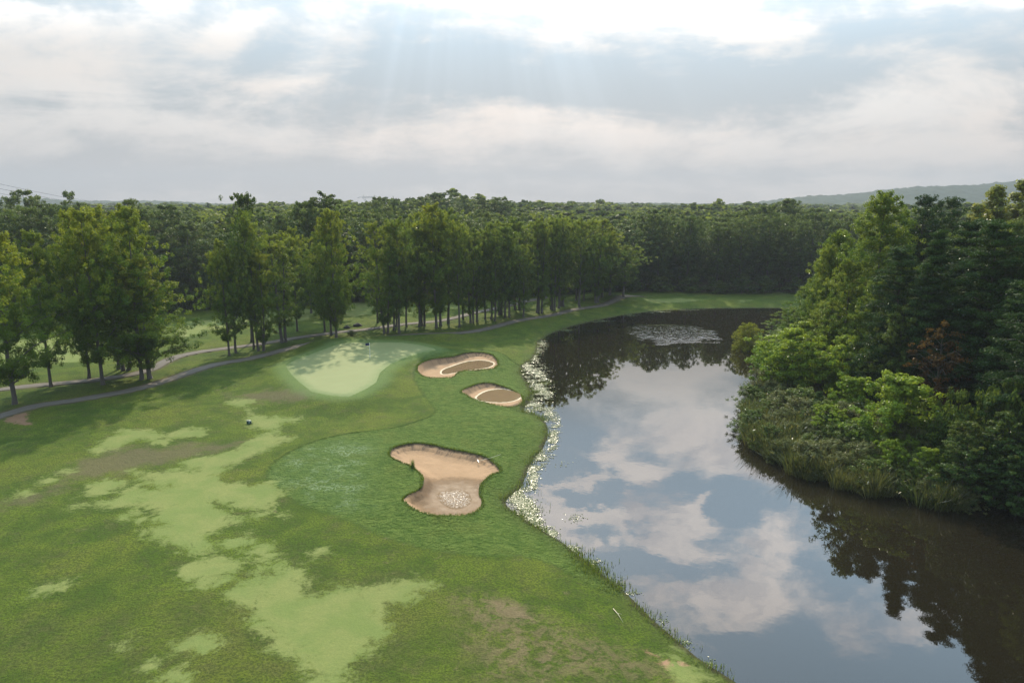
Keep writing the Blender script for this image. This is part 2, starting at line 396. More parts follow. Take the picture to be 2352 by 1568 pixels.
# grass sheet ------------------------------------------------------
GM, n, b, o = new_mat('grass'); v = objco(n)
big = n.noise(v, .045, 4, .6, .4); med = n.noise(v, .32, 5, .62, .5); sm = n.noise(v, 1.9, 4, .6); fine = n.noise(v, 7.5, 4, .7); grain = n.noise(v, 24, 3, .7)
base = n.mix(n.sstep(med, .38, .64), (.048,.084,.009), (.090,.128,.013))
base = n.mix(n.sstep(n.noise(v, .11, 4, .6, .6), .46, .66, 0, .75), base, (.118,.138,.018))
base = n.mix(n.sstep(n.noise(v, .55, 5, .7, .3), .50, .70, 0, .55), base, (.082,.078,.030))      # thin, tired turf
base = n.mix(n.m('MULTIPLY', n.sstep(n.noise(v, .9, 6, .75, .4), .56, .72), n.sstep(big, .44, .60)), base, (.145,.115,.060))  # straw
dark = n.sstep(fine, .40, .58); 
base = n.mix(n.m('MULTIPLY', n.m('SUBTRACT', 1.0, dark), .74), base, (.030,.042,.012))
base = n.mix(n.m('MULTIPLY', n.sstep(grain, .50, .68), .45), base, (.095,.105,.035))
stm = n.m('ADD', n.m('MULTIPLY', n.sstep(n.attr('d_straw'), 1.0, -3.0), .9), n.m('MULTIPLY', n.sstep(n.attr('d_straw2'), .8, -.6), .7), clamp=True)
stn = n.m('MULTIPLY', stm, n.sstep(n.m('ADD', n.noise(v, 1.3, 6, .75, .5), n.m('MULTIPLY', n.sstep(n.attr('d_straw2'), .8, -.6), .10)), .42, .59))
base = n.mix(n.m('MULTIPLY', stn, .85), base, n.mix(fine, (.115,.085,.045), (.225,.165,.100)))
tm = n.m('MULTIPLY', n.m('ADD', n.sstep(n.attr('d_tired'), 2.5, -4.0, 0, .8), n.sstep(n.attr('d_straw'), 1.0, -4.0, 0, .9), clamp=True), n.sstep(n.noise(v, .8, 6, .7, .5), .40, .60, .25, 1.0))
base = n.mix(n.m('MULTIPLY', tm, .50), base, n.mix(n.sstep(n.noise(v, 5.0, 4, .7), .42, .58), (.050,.048,.020), (.105,.108,.032)))
# brown bare streaks
db = n.m('ADD', n.attr('d_brown'), n.m('MULTIPLY', n.m('SUBTRACT', n.noise(v, .5, 5, .7, .3), .5), 7))
base = n.mix(n.m('MULTIPLY', n.sstep(db, 1.2, -1.4), .75), base, n.mix(sm, (.075,.068,.035), (.13,.105,.060)))
# longer, bluer rough
jag = n.m('MULTIPLY', n.m('SUBTRACT', sm, .5), 1.0)
dr = n.m('ADD', n.attr('d_rough'), jag); rmask = n.sstep(dr, .25, -.25)
rg = n.mix(n.sstep(n.noise(v, 1.1, 5, .7), .35, .66), (.056,.094,.016), (.098,.138,.028))
rg = n.mix(n.sstep(n.noise(v, .28, 4, .6), .5, .7, 0, .5), rg, (.100,.118,.024))
rg = n.mix(n.m('MULTIPLY', n.m('SUBTRACT', 1.0, dark), .5), rg, (.026,.050,.010))
mus = n.m('ABSOLUTE', n.m('SUBTRACT', n.noise(v, 1.15, 6, .62, 1.6), .5))
wis = n.m('MULTIPLY', n.sstep(mus, .042, .006), n.m('MULTIPLY', n.sstep(n.noise(v, .35, 3, .6), .44, .60), n.sstep(n.attr('d_wisp'), 1.5, -2.5)))
rg = n.mix(n.m('MULTIPLY', wis, .8), rg, (.25,.30,.19))
rg = n.mix(n.m('MULTIPLY', n.sstep(n.attr('d_wisp'), 3, -3), .25), rg, (.075,.130,.045))
base = n.mix(rmask, base, rg)
edge = n.m('MULTIPLY', n.sstep(n.m('ABSOLUTE', n.m('ADD', dr, -.1)), .35, .0), .35)
base = n.mix(edge, base, (.022,.052,.010))
# feathered pale patches: creeping bent nearby, painted sunlit strips on the far fairway
jp = n.m('ADD', n.m('MULTIPLY', n.m('SUBTRACT', n.noise(v, .55, 8, .75, .6), .5), 6.0), n.m('MULTIPLY', n.m('SUBTRACT', n.noise(v, 3.2, 5, .75), .5), 2.4))
dp = n.m('ADD', n.attr('d_pale'), jp)
pm = n.sstep(dp, .75, -.65)
pc = n.mix(n.sstep(med, .35, .65), (.158,.170,.056), (.120,.150,.044))
pc = n.mix(n.m('MULTIPLY', n.sstep(fine, .62, .42), .22), pc, (.07,.10,.03))
pc = n.mix(n.m('MULTIPLY', n.sstep(n.noise(v, .45, 6, .75, .6), .60, .72), .8), pc, (.065,.090,.024))
base = n.mix(n.m('MULTIPLY', pm, .92), base, pc)
# collar round the putting green
dg = n.attr('d_green')
base = n.mix(n.sstep(n.m('ADD', dg, n.m('MULTIPLY', jag, 1.2)), 2.6, .4, 0, .62), base, (.115,.165,.058))
# ground under trees, dirt, water's edge
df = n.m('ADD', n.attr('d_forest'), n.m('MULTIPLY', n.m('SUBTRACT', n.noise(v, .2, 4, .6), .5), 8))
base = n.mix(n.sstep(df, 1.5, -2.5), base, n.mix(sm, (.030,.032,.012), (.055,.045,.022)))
ds_ = n.m('ADD', n.attr('d_shore'), jag)
base = n.mix(n.sstep(ds_, 2.2, .2, 0, .45), base, (.060,.075,.022))
base = n.mix(n.m('MULTIPLY', n.sstep(ds_, .55, .05), .8), base, (.045,.038,.022))
dd = n.m('ADD', n.attr('d_dirt'), n.m('MULTIPLY', n.m('SUBTRACT', n.noise(v, .9, 6, .7, .6), .5), 3.0))
base = n.mix(n.m('MULTIPLY', n.sstep(dd, .3, -.3), .85), base, n.mix(sm, (.20,.105,.065), (.30,.18,.12)))
dpa = n.m('ADD', n.attr('d_path'), n.m('MULTIPLY', jag, 1.5))
base = n.mix(n.m('MULTIPLY', n.sstep(dpa, 1.9, 1.2), .55), base, (.10,.075,.045))
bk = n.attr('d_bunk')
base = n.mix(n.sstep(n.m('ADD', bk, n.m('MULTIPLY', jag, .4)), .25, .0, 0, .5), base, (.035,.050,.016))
base = n.mix(n.sstep(bk, -.02, -.10), base, (.16,.11,.07))
n.l.new(base, b.inputs['Base Color']); b.inputs['Roughness'].default_value = .85; b.inputs['Specular IOR Level'].default_value = .04
b.inputs['Sheen Weight'].default_value = .0
hgt = n.m('ADD', n.m('MULTIPLY', fine, .5), n.m('ADD', n.m('MULTIPLY', grain, .28), n.m('MULTIPLY', n.noise(v, 2.6, 3, .6), n.m('ADD', .6, n.m('MULTIPLY', rmask, 1.6)))))
hstr = n.m('MULTIPLY', n.sstep(pm, 0, 1, 1.0, .3), 1.0)
bump(n, b, hgt, hstr, .22)

# ------------------------------------------------------------------ ground sheet
th0, th1 = math.atan(24/27.), math.atan(24/210.)
nr = 330
rr = 24/np.tan(np.linspace(th0, th1, nr))
rings = np.concatenate([[1., 8, 16, 22], rr, 210*(3600/210)**(np.arange(1, 46)/45.)])
a_f = np.linspace(-43, 43, 860); a_c = np.linspace(43, 317, 70)[1:-1]
ang = np.radians(np.concatenate([a_f, a_c]))
RR, AA = np.meshgrid(rings, ang, indexing='ij')
GX, GY = RR*np.sin(AA), RR*np.cos(AA)
nR, nA = RR.shape
fx, fy = GX.ravel(), GY.ravel()
gz = terrain(fx, fy)
idx = np.arange(nR*nA).reshape(nR, nA); nx = np.roll(idx, -1, 1)
gf = np.stack([idx[:-1], nx[:-1], nx[1:], idx[1:]], -1).reshape(-1, 4)[:, ::-1]
cx = len(fx); fx2 = np.append(fx, 0); fy2 = np.append(fy, 0)
wisp_o = gpoly([(640,1060),(700,1030),(790,1005),(860,1010),(850,1060),(840,1110),(845,1165),(770,1170),(700,1150),(640,1110)])
attrs = {
 'd_brown': sdf(fx, fy, [gpoly(p) for p in brown_px], 6.0), 'd_rough': sdf(fx, fy, [smooth_poly(gpoly(rough_px), 2)], 6.0),
 'd_wisp': sdf(fx, fy, [wisp_o], 6.0), 'd_pale': sdf(fx, fy, [gpoly(p) for p in pale_px], 5.0), 'd_green': sdf(fx, fy, [smooth_poly(green_o)], 6.0),
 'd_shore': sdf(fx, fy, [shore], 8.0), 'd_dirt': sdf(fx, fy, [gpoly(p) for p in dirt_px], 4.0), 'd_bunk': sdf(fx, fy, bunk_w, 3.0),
 'd_path': sdf(fx, fy, [nearp, rearp], 5.0, False)}
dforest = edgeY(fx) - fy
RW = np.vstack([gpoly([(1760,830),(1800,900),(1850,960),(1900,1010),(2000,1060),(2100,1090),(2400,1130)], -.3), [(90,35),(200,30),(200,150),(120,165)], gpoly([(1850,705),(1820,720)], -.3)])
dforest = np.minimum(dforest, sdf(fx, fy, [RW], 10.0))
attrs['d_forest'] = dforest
attrs['d_straw'] = sdf(fx, fy, [gpoly(straw_px[0])], 6.0); attrs['d_tired'] = sdf(fx, fy, [gpoly([(-400,1450),(300,1390),(700,1280),(950,1300),(1150,1600),(-500,1620)])], 8.0); attrs['d_straw2'] = sdf(fx, fy, [gpoly(straw_px[1])], 3.0)
gv = np.column_stack([fx, fy, gz])
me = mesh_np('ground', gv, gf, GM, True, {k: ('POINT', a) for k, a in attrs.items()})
tag(link('ground', me), kind='structure')

# ------------------------------------------------------------------ sheets (green, sand, paths, water)
def fill(poly, step, rim=None):
    """triangulated sheet inside a closed outline; returns xy (n,2), tris, boundary distance"""
    P = np.asarray(poly); 
    # resample outline
    Q = np.vstack([P, P[:1]]); d = np.hypot(*np.diff(Q, axis=0).T); s = np.concatenate([[0], np.cumsum(d)])
    m = max(12, int(s[-1]/step)); tt = np.linspace(0, s[-1], m, endpoint=False)
    B = np.column_stack([np.interp(tt, s, Q[:,0]), np.interp(tt, s, Q[:,1])])
    xs = np.arange(P[:,0].min(), P[:,0].max(), step); ys = np.arange(P[:,1].min(), P[:,1].max(), step)
    GXX, GYY = np.meshgrid(xs, ys); gx_, gy_ = GXX.ravel(), GYY.ravel()
    gx_ = gx_ + np.random.RandomState(1).uniform(-.2, .2, gx_.shape)*step
    dd_ = seg_dist(gx_, gy_, B); k = dd_ < -step*.55
    pts = np.vstack([B, np.column_stack([gx_[k], gy_[k]])])
    r = delaunay_2d_cdt([Vector(p) for p in pts], [], [list(range(m))], 1, 1e-6)
    co = np.array([tuple(c) for c in r[0]]); tri = np.array([f for f in r[2] if len(f) == 3])
    a, b_, c = co[tri[:,0]], co[tri[:,1]], co[tri[:,2]]
    cr = (b_[:,0]-a[:,0])*(c[:,1]-a[:,1]) - (b_[:,1]-a[:,1])*(c[:,0]-a[:,0])
    tri[cr < 0] = tri[cr < 0][:, ::-1]
    d_, arc = seg_dist(co[:,0], co[:,1], B, True, True)
    return co, tri, -d_, arc

# putting green
PM, n, b, o = new_mat('putting_green'); v = objco(n)
c = n.mix(n.noise(v, .35, 4, .6), (.140,.158,.060), (.178,.192,.078))
wv = n.node('ShaderNodeTexWave'); wv.wave_type = 'BANDS'; wv.inputs['Scale'].default_value = .16; wv.inputs['Distortion'].default_value = 2.0
mp = n.node('ShaderNodeMapping'); mp.inputs['Rotation'].default_value = (0, 0, .5); n.l.new(v, mp.inputs[0]); n.l.new(mp.outputs[0], wv.inputs[0])
c = n.mix(n.m('MULTIPLY', wv.outputs['Fac'], .12), c, (.15,.20,.075))
c = n.mix(n.sstep(n.noise(v, 6, 4, .7), .4, .62, .16, 0), c, (.10,.13,.05))
de = n.m('ADD', n.attr('edge'), n.m('MULTIPLY', n.m('SUBTRACT', n.noise(v, 1.2, 5, .7), .5), 2.0))
c = n.mix(n.sstep(de, 1.9, -.4), c, (.098,.138,.040))
n.l.new(c, b.inputs['Base Color']); b.inputs['Roughness'].default_value = .8; b.inputs['Specular IOR Level'].default_value = .15
bump(n, b, n.noise(v, 9, 3, .6), .4, .06)
co, tri, de_, arc_ = fill(smooth_poly(green_o), .8)
zz = terrain(co[:,0], co[:,1], False) + .03*ss(de_, 0, .3) - .10*(de_ < .02)
me = mesh_np('putting_green', np.column_stack([co, zz]), tri, PM, True, {'edge': ('POINT', de_)})
tag(link('putting_green', me), kind='structure')

# cart paths
AM, n, b, o = new_mat('asphalt'); v = objco(n)
c = n.mix(n.noise(v, .5, 5, .65), (.095,.082,.068), (.150,.130,.106))
c = n.mix(n.sstep(n.noise(v, 1.1, 6, .75, .5), .56, .68, 0, .5), c, (.13,.11,.07))
ed = n.attr('edge')
c = n.mix(n.sstep(n.m('ADD', ed, n.m('MULTIPLY', n.noise(v, 2.0, 4, .7), .6)), .5, .25, 0, .6), c, (.10,.085,.05))
c = n.mix(n.sstep(n.noise(v, 20, 3, .7), .35, .7, .25, 0), c, (.06,.058,.055))
n.l.new(c, b.inputs['Base Color']); b.inputs['Roughness'].default_value = .85
b.inputs['Specular IOR Level'].default_value = .08
bump(n, b, n.noise(v, 16, 3, .7), .35, .03)
def path_sheet(P, half, nm):
    d = np.hypot(*np.diff(P, axis=0).T); s = np.concatenate([[0], np.cumsum(d)])
    tt = np.arange(0, s[-1], .8); C_ = np.column_stack([np.interp(tt, s, P[:,0]), np.interp(tt, s, P[:,1])])
    T = np.gradient(C_, axis=0); T /= np.linalg.norm(T, axis=1)[:, None]; Nn = np.column_stack([-T[:,1], T[:,0]])
    rs = np.random.RandomState(3)
    offs = np.array([-1, -.97, -.5, 0, .5, .97, 1])*half
    V = []; E_ = []
    for j, of in enumerate(offs):
        wob = (rs.normal(0, .07, len(C_)) if abs(of) > .9*half else np.zeros(len(C_)))
        q = C_ + Nn*(np.sign(of)*(abs(of)+wob))[:, None] if abs(of) > 0 else C_
        z = terrain(q[:,0], q[:,1], False) + .02 - (.14 if j in (0, 6) else 0)
        V.append(np.column_stack([q, z])); E_.append(np.full(len(C_), half-abs(of)))
    V = np.stack(V, 1).reshape(-1, 3); E_ = np.stack(E_, 1).ravel(); k = len(offs)
    ii = np.arange(len(C_)-1)[:, None]*k + np.arange(k-1)[None, :]
    Fq = np.stack([ii, ii+k, ii+k+1, ii+1], -1).reshape(-1, 4)[:, ::-1]
    me = mesh_np(nm, V, Fq, AM, True, {'edge': ('POINT', E_)})
    return tag(link(nm, me), kind='structure')
path_sheet(nearp, 1.0, 'cart_path'); path_sheet(rearp, 1.1, 'cart_path')

# sand bunkers
SM_, n, b, o = new_mat('bunker_sand'); v = objco(n)
ed = n.attr('edge'); ar = n.attr('arc'); wet = n.attr('wet')
c = n.mix(n.noise(v, .8, 5, .6), (.225,.138,.075), (.320,.205,.118))
c = n.mix(n.sstep(n.noise(v, 3.5, 5, .7), .5, .7, 0, .45), c, (.22,.15,.09))
wn = n.m('ADD', wet, n.m('MULTIPLY', n.m('SUBTRACT', n.noise(v, 1.6, 6, .7), .5), .9))
c = n.mix(n.sstep(wn, .25, .70, 0, .88), c, (.125,.076,.040))
c = n.mix(n.m('MULTIPLY', n.sstep(n.noise(v, 7.0, 4, .8), .54, .66), n.m('ADD', .12, n.m('MULTIPLY', n.sstep(wn, .3, .7), .62))), c, (.085,.060,.035))
rim = n.attr('rim')   # pale dried rim round the standing water
c = n.mix(n.m('MULTIPLY', n.sstep(n.m('ADD', rim, n.m('MULTIPLY', n.noise(v, 2.5, 4, .6), .3)), .50, .24), n.attr('haspud')), c, (.50,.42,.30))
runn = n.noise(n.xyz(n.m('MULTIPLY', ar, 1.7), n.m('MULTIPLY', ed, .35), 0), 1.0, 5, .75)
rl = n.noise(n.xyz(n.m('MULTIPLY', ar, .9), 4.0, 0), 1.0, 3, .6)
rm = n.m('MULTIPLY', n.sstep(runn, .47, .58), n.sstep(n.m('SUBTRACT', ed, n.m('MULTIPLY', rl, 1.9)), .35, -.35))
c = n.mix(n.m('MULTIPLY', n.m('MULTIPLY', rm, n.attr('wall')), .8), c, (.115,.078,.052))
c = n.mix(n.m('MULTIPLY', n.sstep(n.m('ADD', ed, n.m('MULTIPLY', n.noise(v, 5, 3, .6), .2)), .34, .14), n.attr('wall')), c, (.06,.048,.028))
n.l.new(c, b.inputs['Base Color']); 
n.set(b.inputs['Roughness'], n.sstep(wn, .5, 1.2, .85, .5)); b.inputs['Specular IOR Level'].default_value = .08
bump(n, b, n.m('ADD', n.noise(v, 3, 4, .6), n.m('MULTIPLY', n.noise(v, 14, 3, .7), .4)), .5, .07)
# muddy puddle water
MW, n, b, o = new_mat('muddy_water'); v = objco(n)
c = n.mix(n.noise(v, .8, 4, .6), (.150,.100,.055), (.185,.125,.070)); n.l.new(c, b.inputs['Base Color'])
b.inputs['Roughness'].default_value = .02; b.inputs['IOR'].default_value = 1.5
n.l.new(n.mix(1, c, c), b.inputs['Base Color'])
bump(n, b, n.noise(v, 4, 3, .6), .15, .004)
# wet glistening sand film
FM, n, b, o = new_mat('wet_sand_film'); v = objco(n)
c = n.mix(n.noise(v, 5, 4, .6), (.150,.096,.054), (.205,.142,.088)); c = n.mix(n.sstep(n.m('ADD', n.attr('edge'), n.noise(v, 2.5, 4, .6)), .9, 1.9, 0, .7), c, (.24,.175,.12)); n.l.new(c, b.inputs['Base Color'])
spk = n.m('MULTIPLY', n.sstep(n.noise(v, 6.5, 4, .7), .46, .56), n.sstep(n.m('ADD', n.attr('edge'), n.m('MULTIPLY', n.m('SUBTRACT', n.noise(v, 2.2, 4, .7), .5), 1.6)), .0, .7))
n.set(b.inputs['Roughness'], n.m('SUBTRACT', .85, n.m('MULTIPLY', spk, .62))); n.set(b.inputs['Specular IOR Level'], n.m('MULTIPLY', spk, 1.0))
bump(n, b, n.noise(v, 4.5, 5, .75), 1.0, .14)
pud_px = [z6([(1370,1215),(1440,1190),(1530,1175),(1600,1190),(1645,1220),(1655,1270),(1620,1310),(1550,1335),(1480,1330),(1430,1300),(1390,1260)]),
 z6([(1418,335),(1430,305),(1500,280),(1600,245),(1720,233),(1800,250),(1808,270),(1760,292),(1650,305),(1530,325),(1450,342)]),
 z6([(1672,520),(1690,495),(1750,460),(1850,445),(1950,455),(2003,480),(2006,512),(1945,538),(1860,548),(1740,540)])]
blab = ['large pear-shaped sand bunker nearest the drone with a glistening wet patch', 'long curved sand bunker beside the putting green holding brown water',
        'small oval sand bunker near the lily-covered shore, filled with brown rainwater']
PZ = [-.52, -.42, -.40]
bunk_objs = []
for i, P in enumerate(bunk_w):
    pud = smooth_poly(gpoly(pud_px[i], PZ[i]))
    co, tri, de_, arc_ = fill(P, .22)
    # steep far wall, gentle near edge
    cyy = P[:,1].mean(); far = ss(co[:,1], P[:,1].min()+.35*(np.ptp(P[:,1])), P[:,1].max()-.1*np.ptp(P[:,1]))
    dpud = seg_dist(co[:,0], co[:,1], pud)
    depth = [.60, .58, .58][i]
    wd = [3.2, 1.9, 1.9][i]
    rimz = terrain(co[:,0], co[:,1], False)
    prof = 1-(1-np.clip(de_/wd, 0, 1))**2.2
    zb = rimz*(1-prof) + prof*(-depth)
    zb = np.minimum(zb, rimz - .10 - .16*np.clip(de_/.12, 0, 1)*ss(far, 0, 1))
    pin = ss(-dpud, -1.6, .25)            # pull the floor to just under the puddle
    zb = zb*(1-pin) + pin*(PZ[i] - .05*ss(-dpud, -.1, .5))
    zb = np.where(dpud > 0, np.maximum(zb, PZ[i] + .012 + .03*np.minimum(dpud, 1)), zb)
    zb = np.where(dpud < -.12, np.minimum(zb, PZ[i] - .02), zb)
    zb = np.where(de_ < .02, rimz-.06, zb)
    zb += np.random.RandomState(i).normal(0, .012, len(zb))*(np.abs(dpud) > .3)
    wetv = ss(-dpud, -4.5, -.2) if i == 0 else .3*ss(-dpud, -1.2, 0)
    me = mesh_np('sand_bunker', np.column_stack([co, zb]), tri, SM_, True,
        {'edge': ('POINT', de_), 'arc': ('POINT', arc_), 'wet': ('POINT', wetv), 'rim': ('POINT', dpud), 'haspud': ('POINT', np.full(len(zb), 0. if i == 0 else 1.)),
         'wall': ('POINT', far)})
    ob = link('sand_bunker', me); tag(ob, blab[i], 'sand bunker', 'sand bunkers round the putting green'); bunk_objs.append(ob)
    if i == 0:
        c2, t2, d2, a2 = fill(pud, .3); 
        me2 = mesh_np('wet_patch', np.column_stack([c2, np.full(len(c2), PZ[i]) + .022*ss(d2, 0, .8)-.02*(d2 < .02)]), t2, FM, True, {'edge': ('POINT', d2)}); link('wet_patch', me2, ob)
    else:
        c2, t2, d2, a2 = fill(pud, .6); me2 = mesh_np('puddle', np.column_stack([c2, np.full(len(c2), PZ[i])]), t2, MW, True); link('puddle', me2, ob)

# pond
WM, n, b, o = new_mat('pond_water'); v = objco(n)
c = n.mix(n.noise(v, .05, 3, .5), (.0075,.0062,.0034), (.012,.0098,.0055)); n.l.new(c, b.inputs['Base Color'])
b.inputs['Roughness'].default_value = .015; b.inputs['IOR'].default_value = 1.45
rip = gp(1545, 765, WZ)
ps = n.node('ShaderNodeSeparateXYZ'); n.l.new(v, ps.inputs[0])
ex = n.m('DIVIDE', n.m('SUBTRACT', ps.outputs[0], rip[0]), 8.5); ey = n.m('DIVIDE', n.m('SUBTRACT', ps.outputs[1], rip[1]), 11.0)
rd = n.m('SQRT', n.m('ADD', n.m('MULTIPLY', ex, ex), n.m('MULTIPLY', ey, ey)))
rd = n.m('ADD', rd, n.m('MULTIPLY', n.m('SUBTRACT', n.noise(v, .22, 5, .7), .5), 1.6))
rmk = n.sstep(rd, 1.05, .55)
hh = n.m('ADD', n.m('MULTIPLY', n.noise(v, 1.3, 2, .5), n.m('ADD', n.m('MULTIPLY', rmk, 1.25), .012)),
         n.m('MULTIPLY', n.noise(v, .35, 3, .5), .03))
bump(n, b, hh, 1.0, .10)
wv_ = shore; hw = smooth_poly(wv_, 0)
cw, tw, _, _ = (None,)*4
bx = np.array([(wv_[:,0].min()-1.5, wv_[:,1].min()-2), (wv_[:,0].max()+1, wv_[:,1].min()-2), (wv_[:,0].max()+1, wv_[:,1].max()+1.5), (wv_[:,0].min()-1.5, wv_[:,1].max()+1.5)])
me = mesh_np('pond_water', np.column_stack([bx, np.full(4, WZ)]), [(0,1,2,3)], WM)
tag(link('pond_water', me), kind='structure')

# ------------------------------------------------------------------ foliage materials
def leaf_mat(name, c1, c2, tip=None, trans=.45, gloss=.10, tipmix=.0, groughness=.42, var=.5):
    m = bpy.data.materials.new(name); m.use_nodes = True
    n = NT(m.node_tree); n.n.clear()
    o = n.node('ShaderNodeOutputMaterial')
    oi = n.node('ShaderNodeObjectInfo').outputs['Random']
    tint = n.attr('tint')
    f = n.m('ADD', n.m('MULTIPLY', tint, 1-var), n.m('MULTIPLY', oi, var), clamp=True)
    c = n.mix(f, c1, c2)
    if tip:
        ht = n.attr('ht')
        c = n.mix(n.m('MULTIPLY', n.sstep(n.m('ADD', ht, n.m('MULTIPLY', n.m('SUBTRACT', tint, .5), .6)), .48, 1.0), n.m('ADD', tipmix*.45, n.m('MULTIPLY', oi, tipmix*.8))), c, tip)  # yellowing tops, lightened further so the colour carries sun on the crowns
    d = n.node('ShaderNodeBsdfDiffuse'); n.l.new(c, d.inputs[0])
    t = n.node('ShaderNodeBsdfTranslucent'); tcx = n.vm('MULTIPLY', c, (1.45, 1.30, .75)); n.l.new(tcx, t.inputs[0])
    mx = n.node('ShaderNodeMixShader'); mx.inputs[0].default_value = trans
    n.l.new(d.outputs[0], mx.inputs[1]); n.l.new(t.outputs[0], mx.inputs[2])
    g = n.node('ShaderNodeBsdfGlossy'); g.inputs['Roughness'].default_value = groughness; g.inputs[0].default_value = (.8, .8, .8, 1)
    fr = n.node('ShaderNodeFresnel'); fr.inputs[0].default_value = 1.4
    m2 = n.node('ShaderNodeMixShader'); n.set(m2.inputs[0], n.m('MULTIPLY', fr.outputs[0], gloss*2.6, clamp=True))
    n.l.new(mx.outputs[0], m2.inputs[1]); n.l.new(g.outputs[0], m2.inputs[2])
    n.l.new(m2.outputs[0], o.inputs[0])
    return m
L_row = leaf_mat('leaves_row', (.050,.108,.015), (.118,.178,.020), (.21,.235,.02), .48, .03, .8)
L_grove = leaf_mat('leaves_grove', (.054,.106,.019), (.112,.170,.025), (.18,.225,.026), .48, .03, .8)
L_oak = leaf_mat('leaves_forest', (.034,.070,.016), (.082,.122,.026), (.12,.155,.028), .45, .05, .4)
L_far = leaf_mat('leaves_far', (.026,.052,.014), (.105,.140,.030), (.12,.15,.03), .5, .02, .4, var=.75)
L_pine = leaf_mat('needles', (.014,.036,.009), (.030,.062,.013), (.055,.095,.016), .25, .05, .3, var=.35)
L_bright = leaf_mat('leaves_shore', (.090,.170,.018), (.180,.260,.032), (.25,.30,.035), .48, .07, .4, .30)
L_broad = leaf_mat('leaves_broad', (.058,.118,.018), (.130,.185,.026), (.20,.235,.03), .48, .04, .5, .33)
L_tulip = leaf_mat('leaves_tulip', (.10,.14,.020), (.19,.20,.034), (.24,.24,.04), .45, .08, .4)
L_willow = leaf_mat('leaves_willow', (.130,.165,.018), (.190,.210,.028), None, .45, .04)
L_twig = leaf_mat('leaves_twiggy', (.085,.085,.035), (.13,.12,.055), None, .35, .04)
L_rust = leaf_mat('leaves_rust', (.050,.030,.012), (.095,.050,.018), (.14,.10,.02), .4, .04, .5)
L_reed = leaf_mat('reed_blades', (.028,.058,.014), (.125,.125,.045), None, .35, .06, var=.0)
L_lily = leaf_mat('lily_leaves', (.060,.085,.030), (.13,.14,.06), None, .15, .17, 0, .27)
BK, n, b, o = new_mat('bark'); v = objco(n)
wz = n.node('ShaderNodeMapping'); wz.inputs['Scale'].default_value = (6, 6, 1.2); n.l.new(v, wz.inputs[0])
nz = n.noise(wz.outputs[0], 1.5, 4, .7)
n.l.new(n.mix(nz, (.050,.042,.035), (.125,.108,.092)), b.inputs['Base Color']); b.inputs['Roughness'].default_value = .9
bump(n, b, nz, .5, .03)

# ------------------------------------------------------------------ tree builders (numpy)
def leaves_at(C, rs, L, asp=.6, outv=None, up=.5, out=.5, rnd=.8, along=None):
    """C centres (n,3); returns verts, quads"""
    n_ = len(C)
    nr_ = rs.normal(0, 1, (n_, 3))*rnd
    nr_[:,2] += up*2
    if outv is not None: nr_ += outv*out
    nr_ /= np.linalg.norm(nr_, axis=1)[:, None]+1e-9
    a = rs.normal(0, 1, (n_, 3)) if along is None else along + rs.normal(0, .35, (n_, 3))
    a -= nr_*(a*nr_).sum(1)[:, None]; a /= np.linalg.norm(a, axis=1)[:, None]+1e-9
    b_ = np.cross(nr_, a)
    s = (L*rs.uniform(.65, 1.3, n_))[:, None]
    V = np.stack([C+a*s*.55, C+b_*s*.5*asp+a*s*.05, C-a*s*.5, C-b_*s*.5*asp+a*s*.05], 1).reshape(-1, 3)
    return V, np.arange(n_*4).reshape(-1, 4)
def prof_row(t): return np.where(t < .28, (np.clip(t, 0, 1)/.28)**.5*.92+.08, (1-((t-.28)/.72)**2.3)**.75*.94+.10)
def prof_slim(t): return np.where(t < .5, .6+.4*(t/.5), (1-((t-.5)/.5)**2.4)**.65*.95+.08)
def prof_oak(t): return np.where(t < .55, .55+.45*np.sin(np.clip(t, 0, 1)/.55*math.pi/2), (1-((t-.55)/.45)**2.2)**.6*.98+.06)
def prof_cone(t): return (1-t)**.8*.95+.06
def prof_dome(t): return np.sqrt(np.clip(1-(t*.98)**2.2, 0, 1))*.97+.03
def prof_tulip(t): return np.where(t < .3, .5+.5*t/.3, (1-((t-.3)/.7)**1.5)*.95+.08)
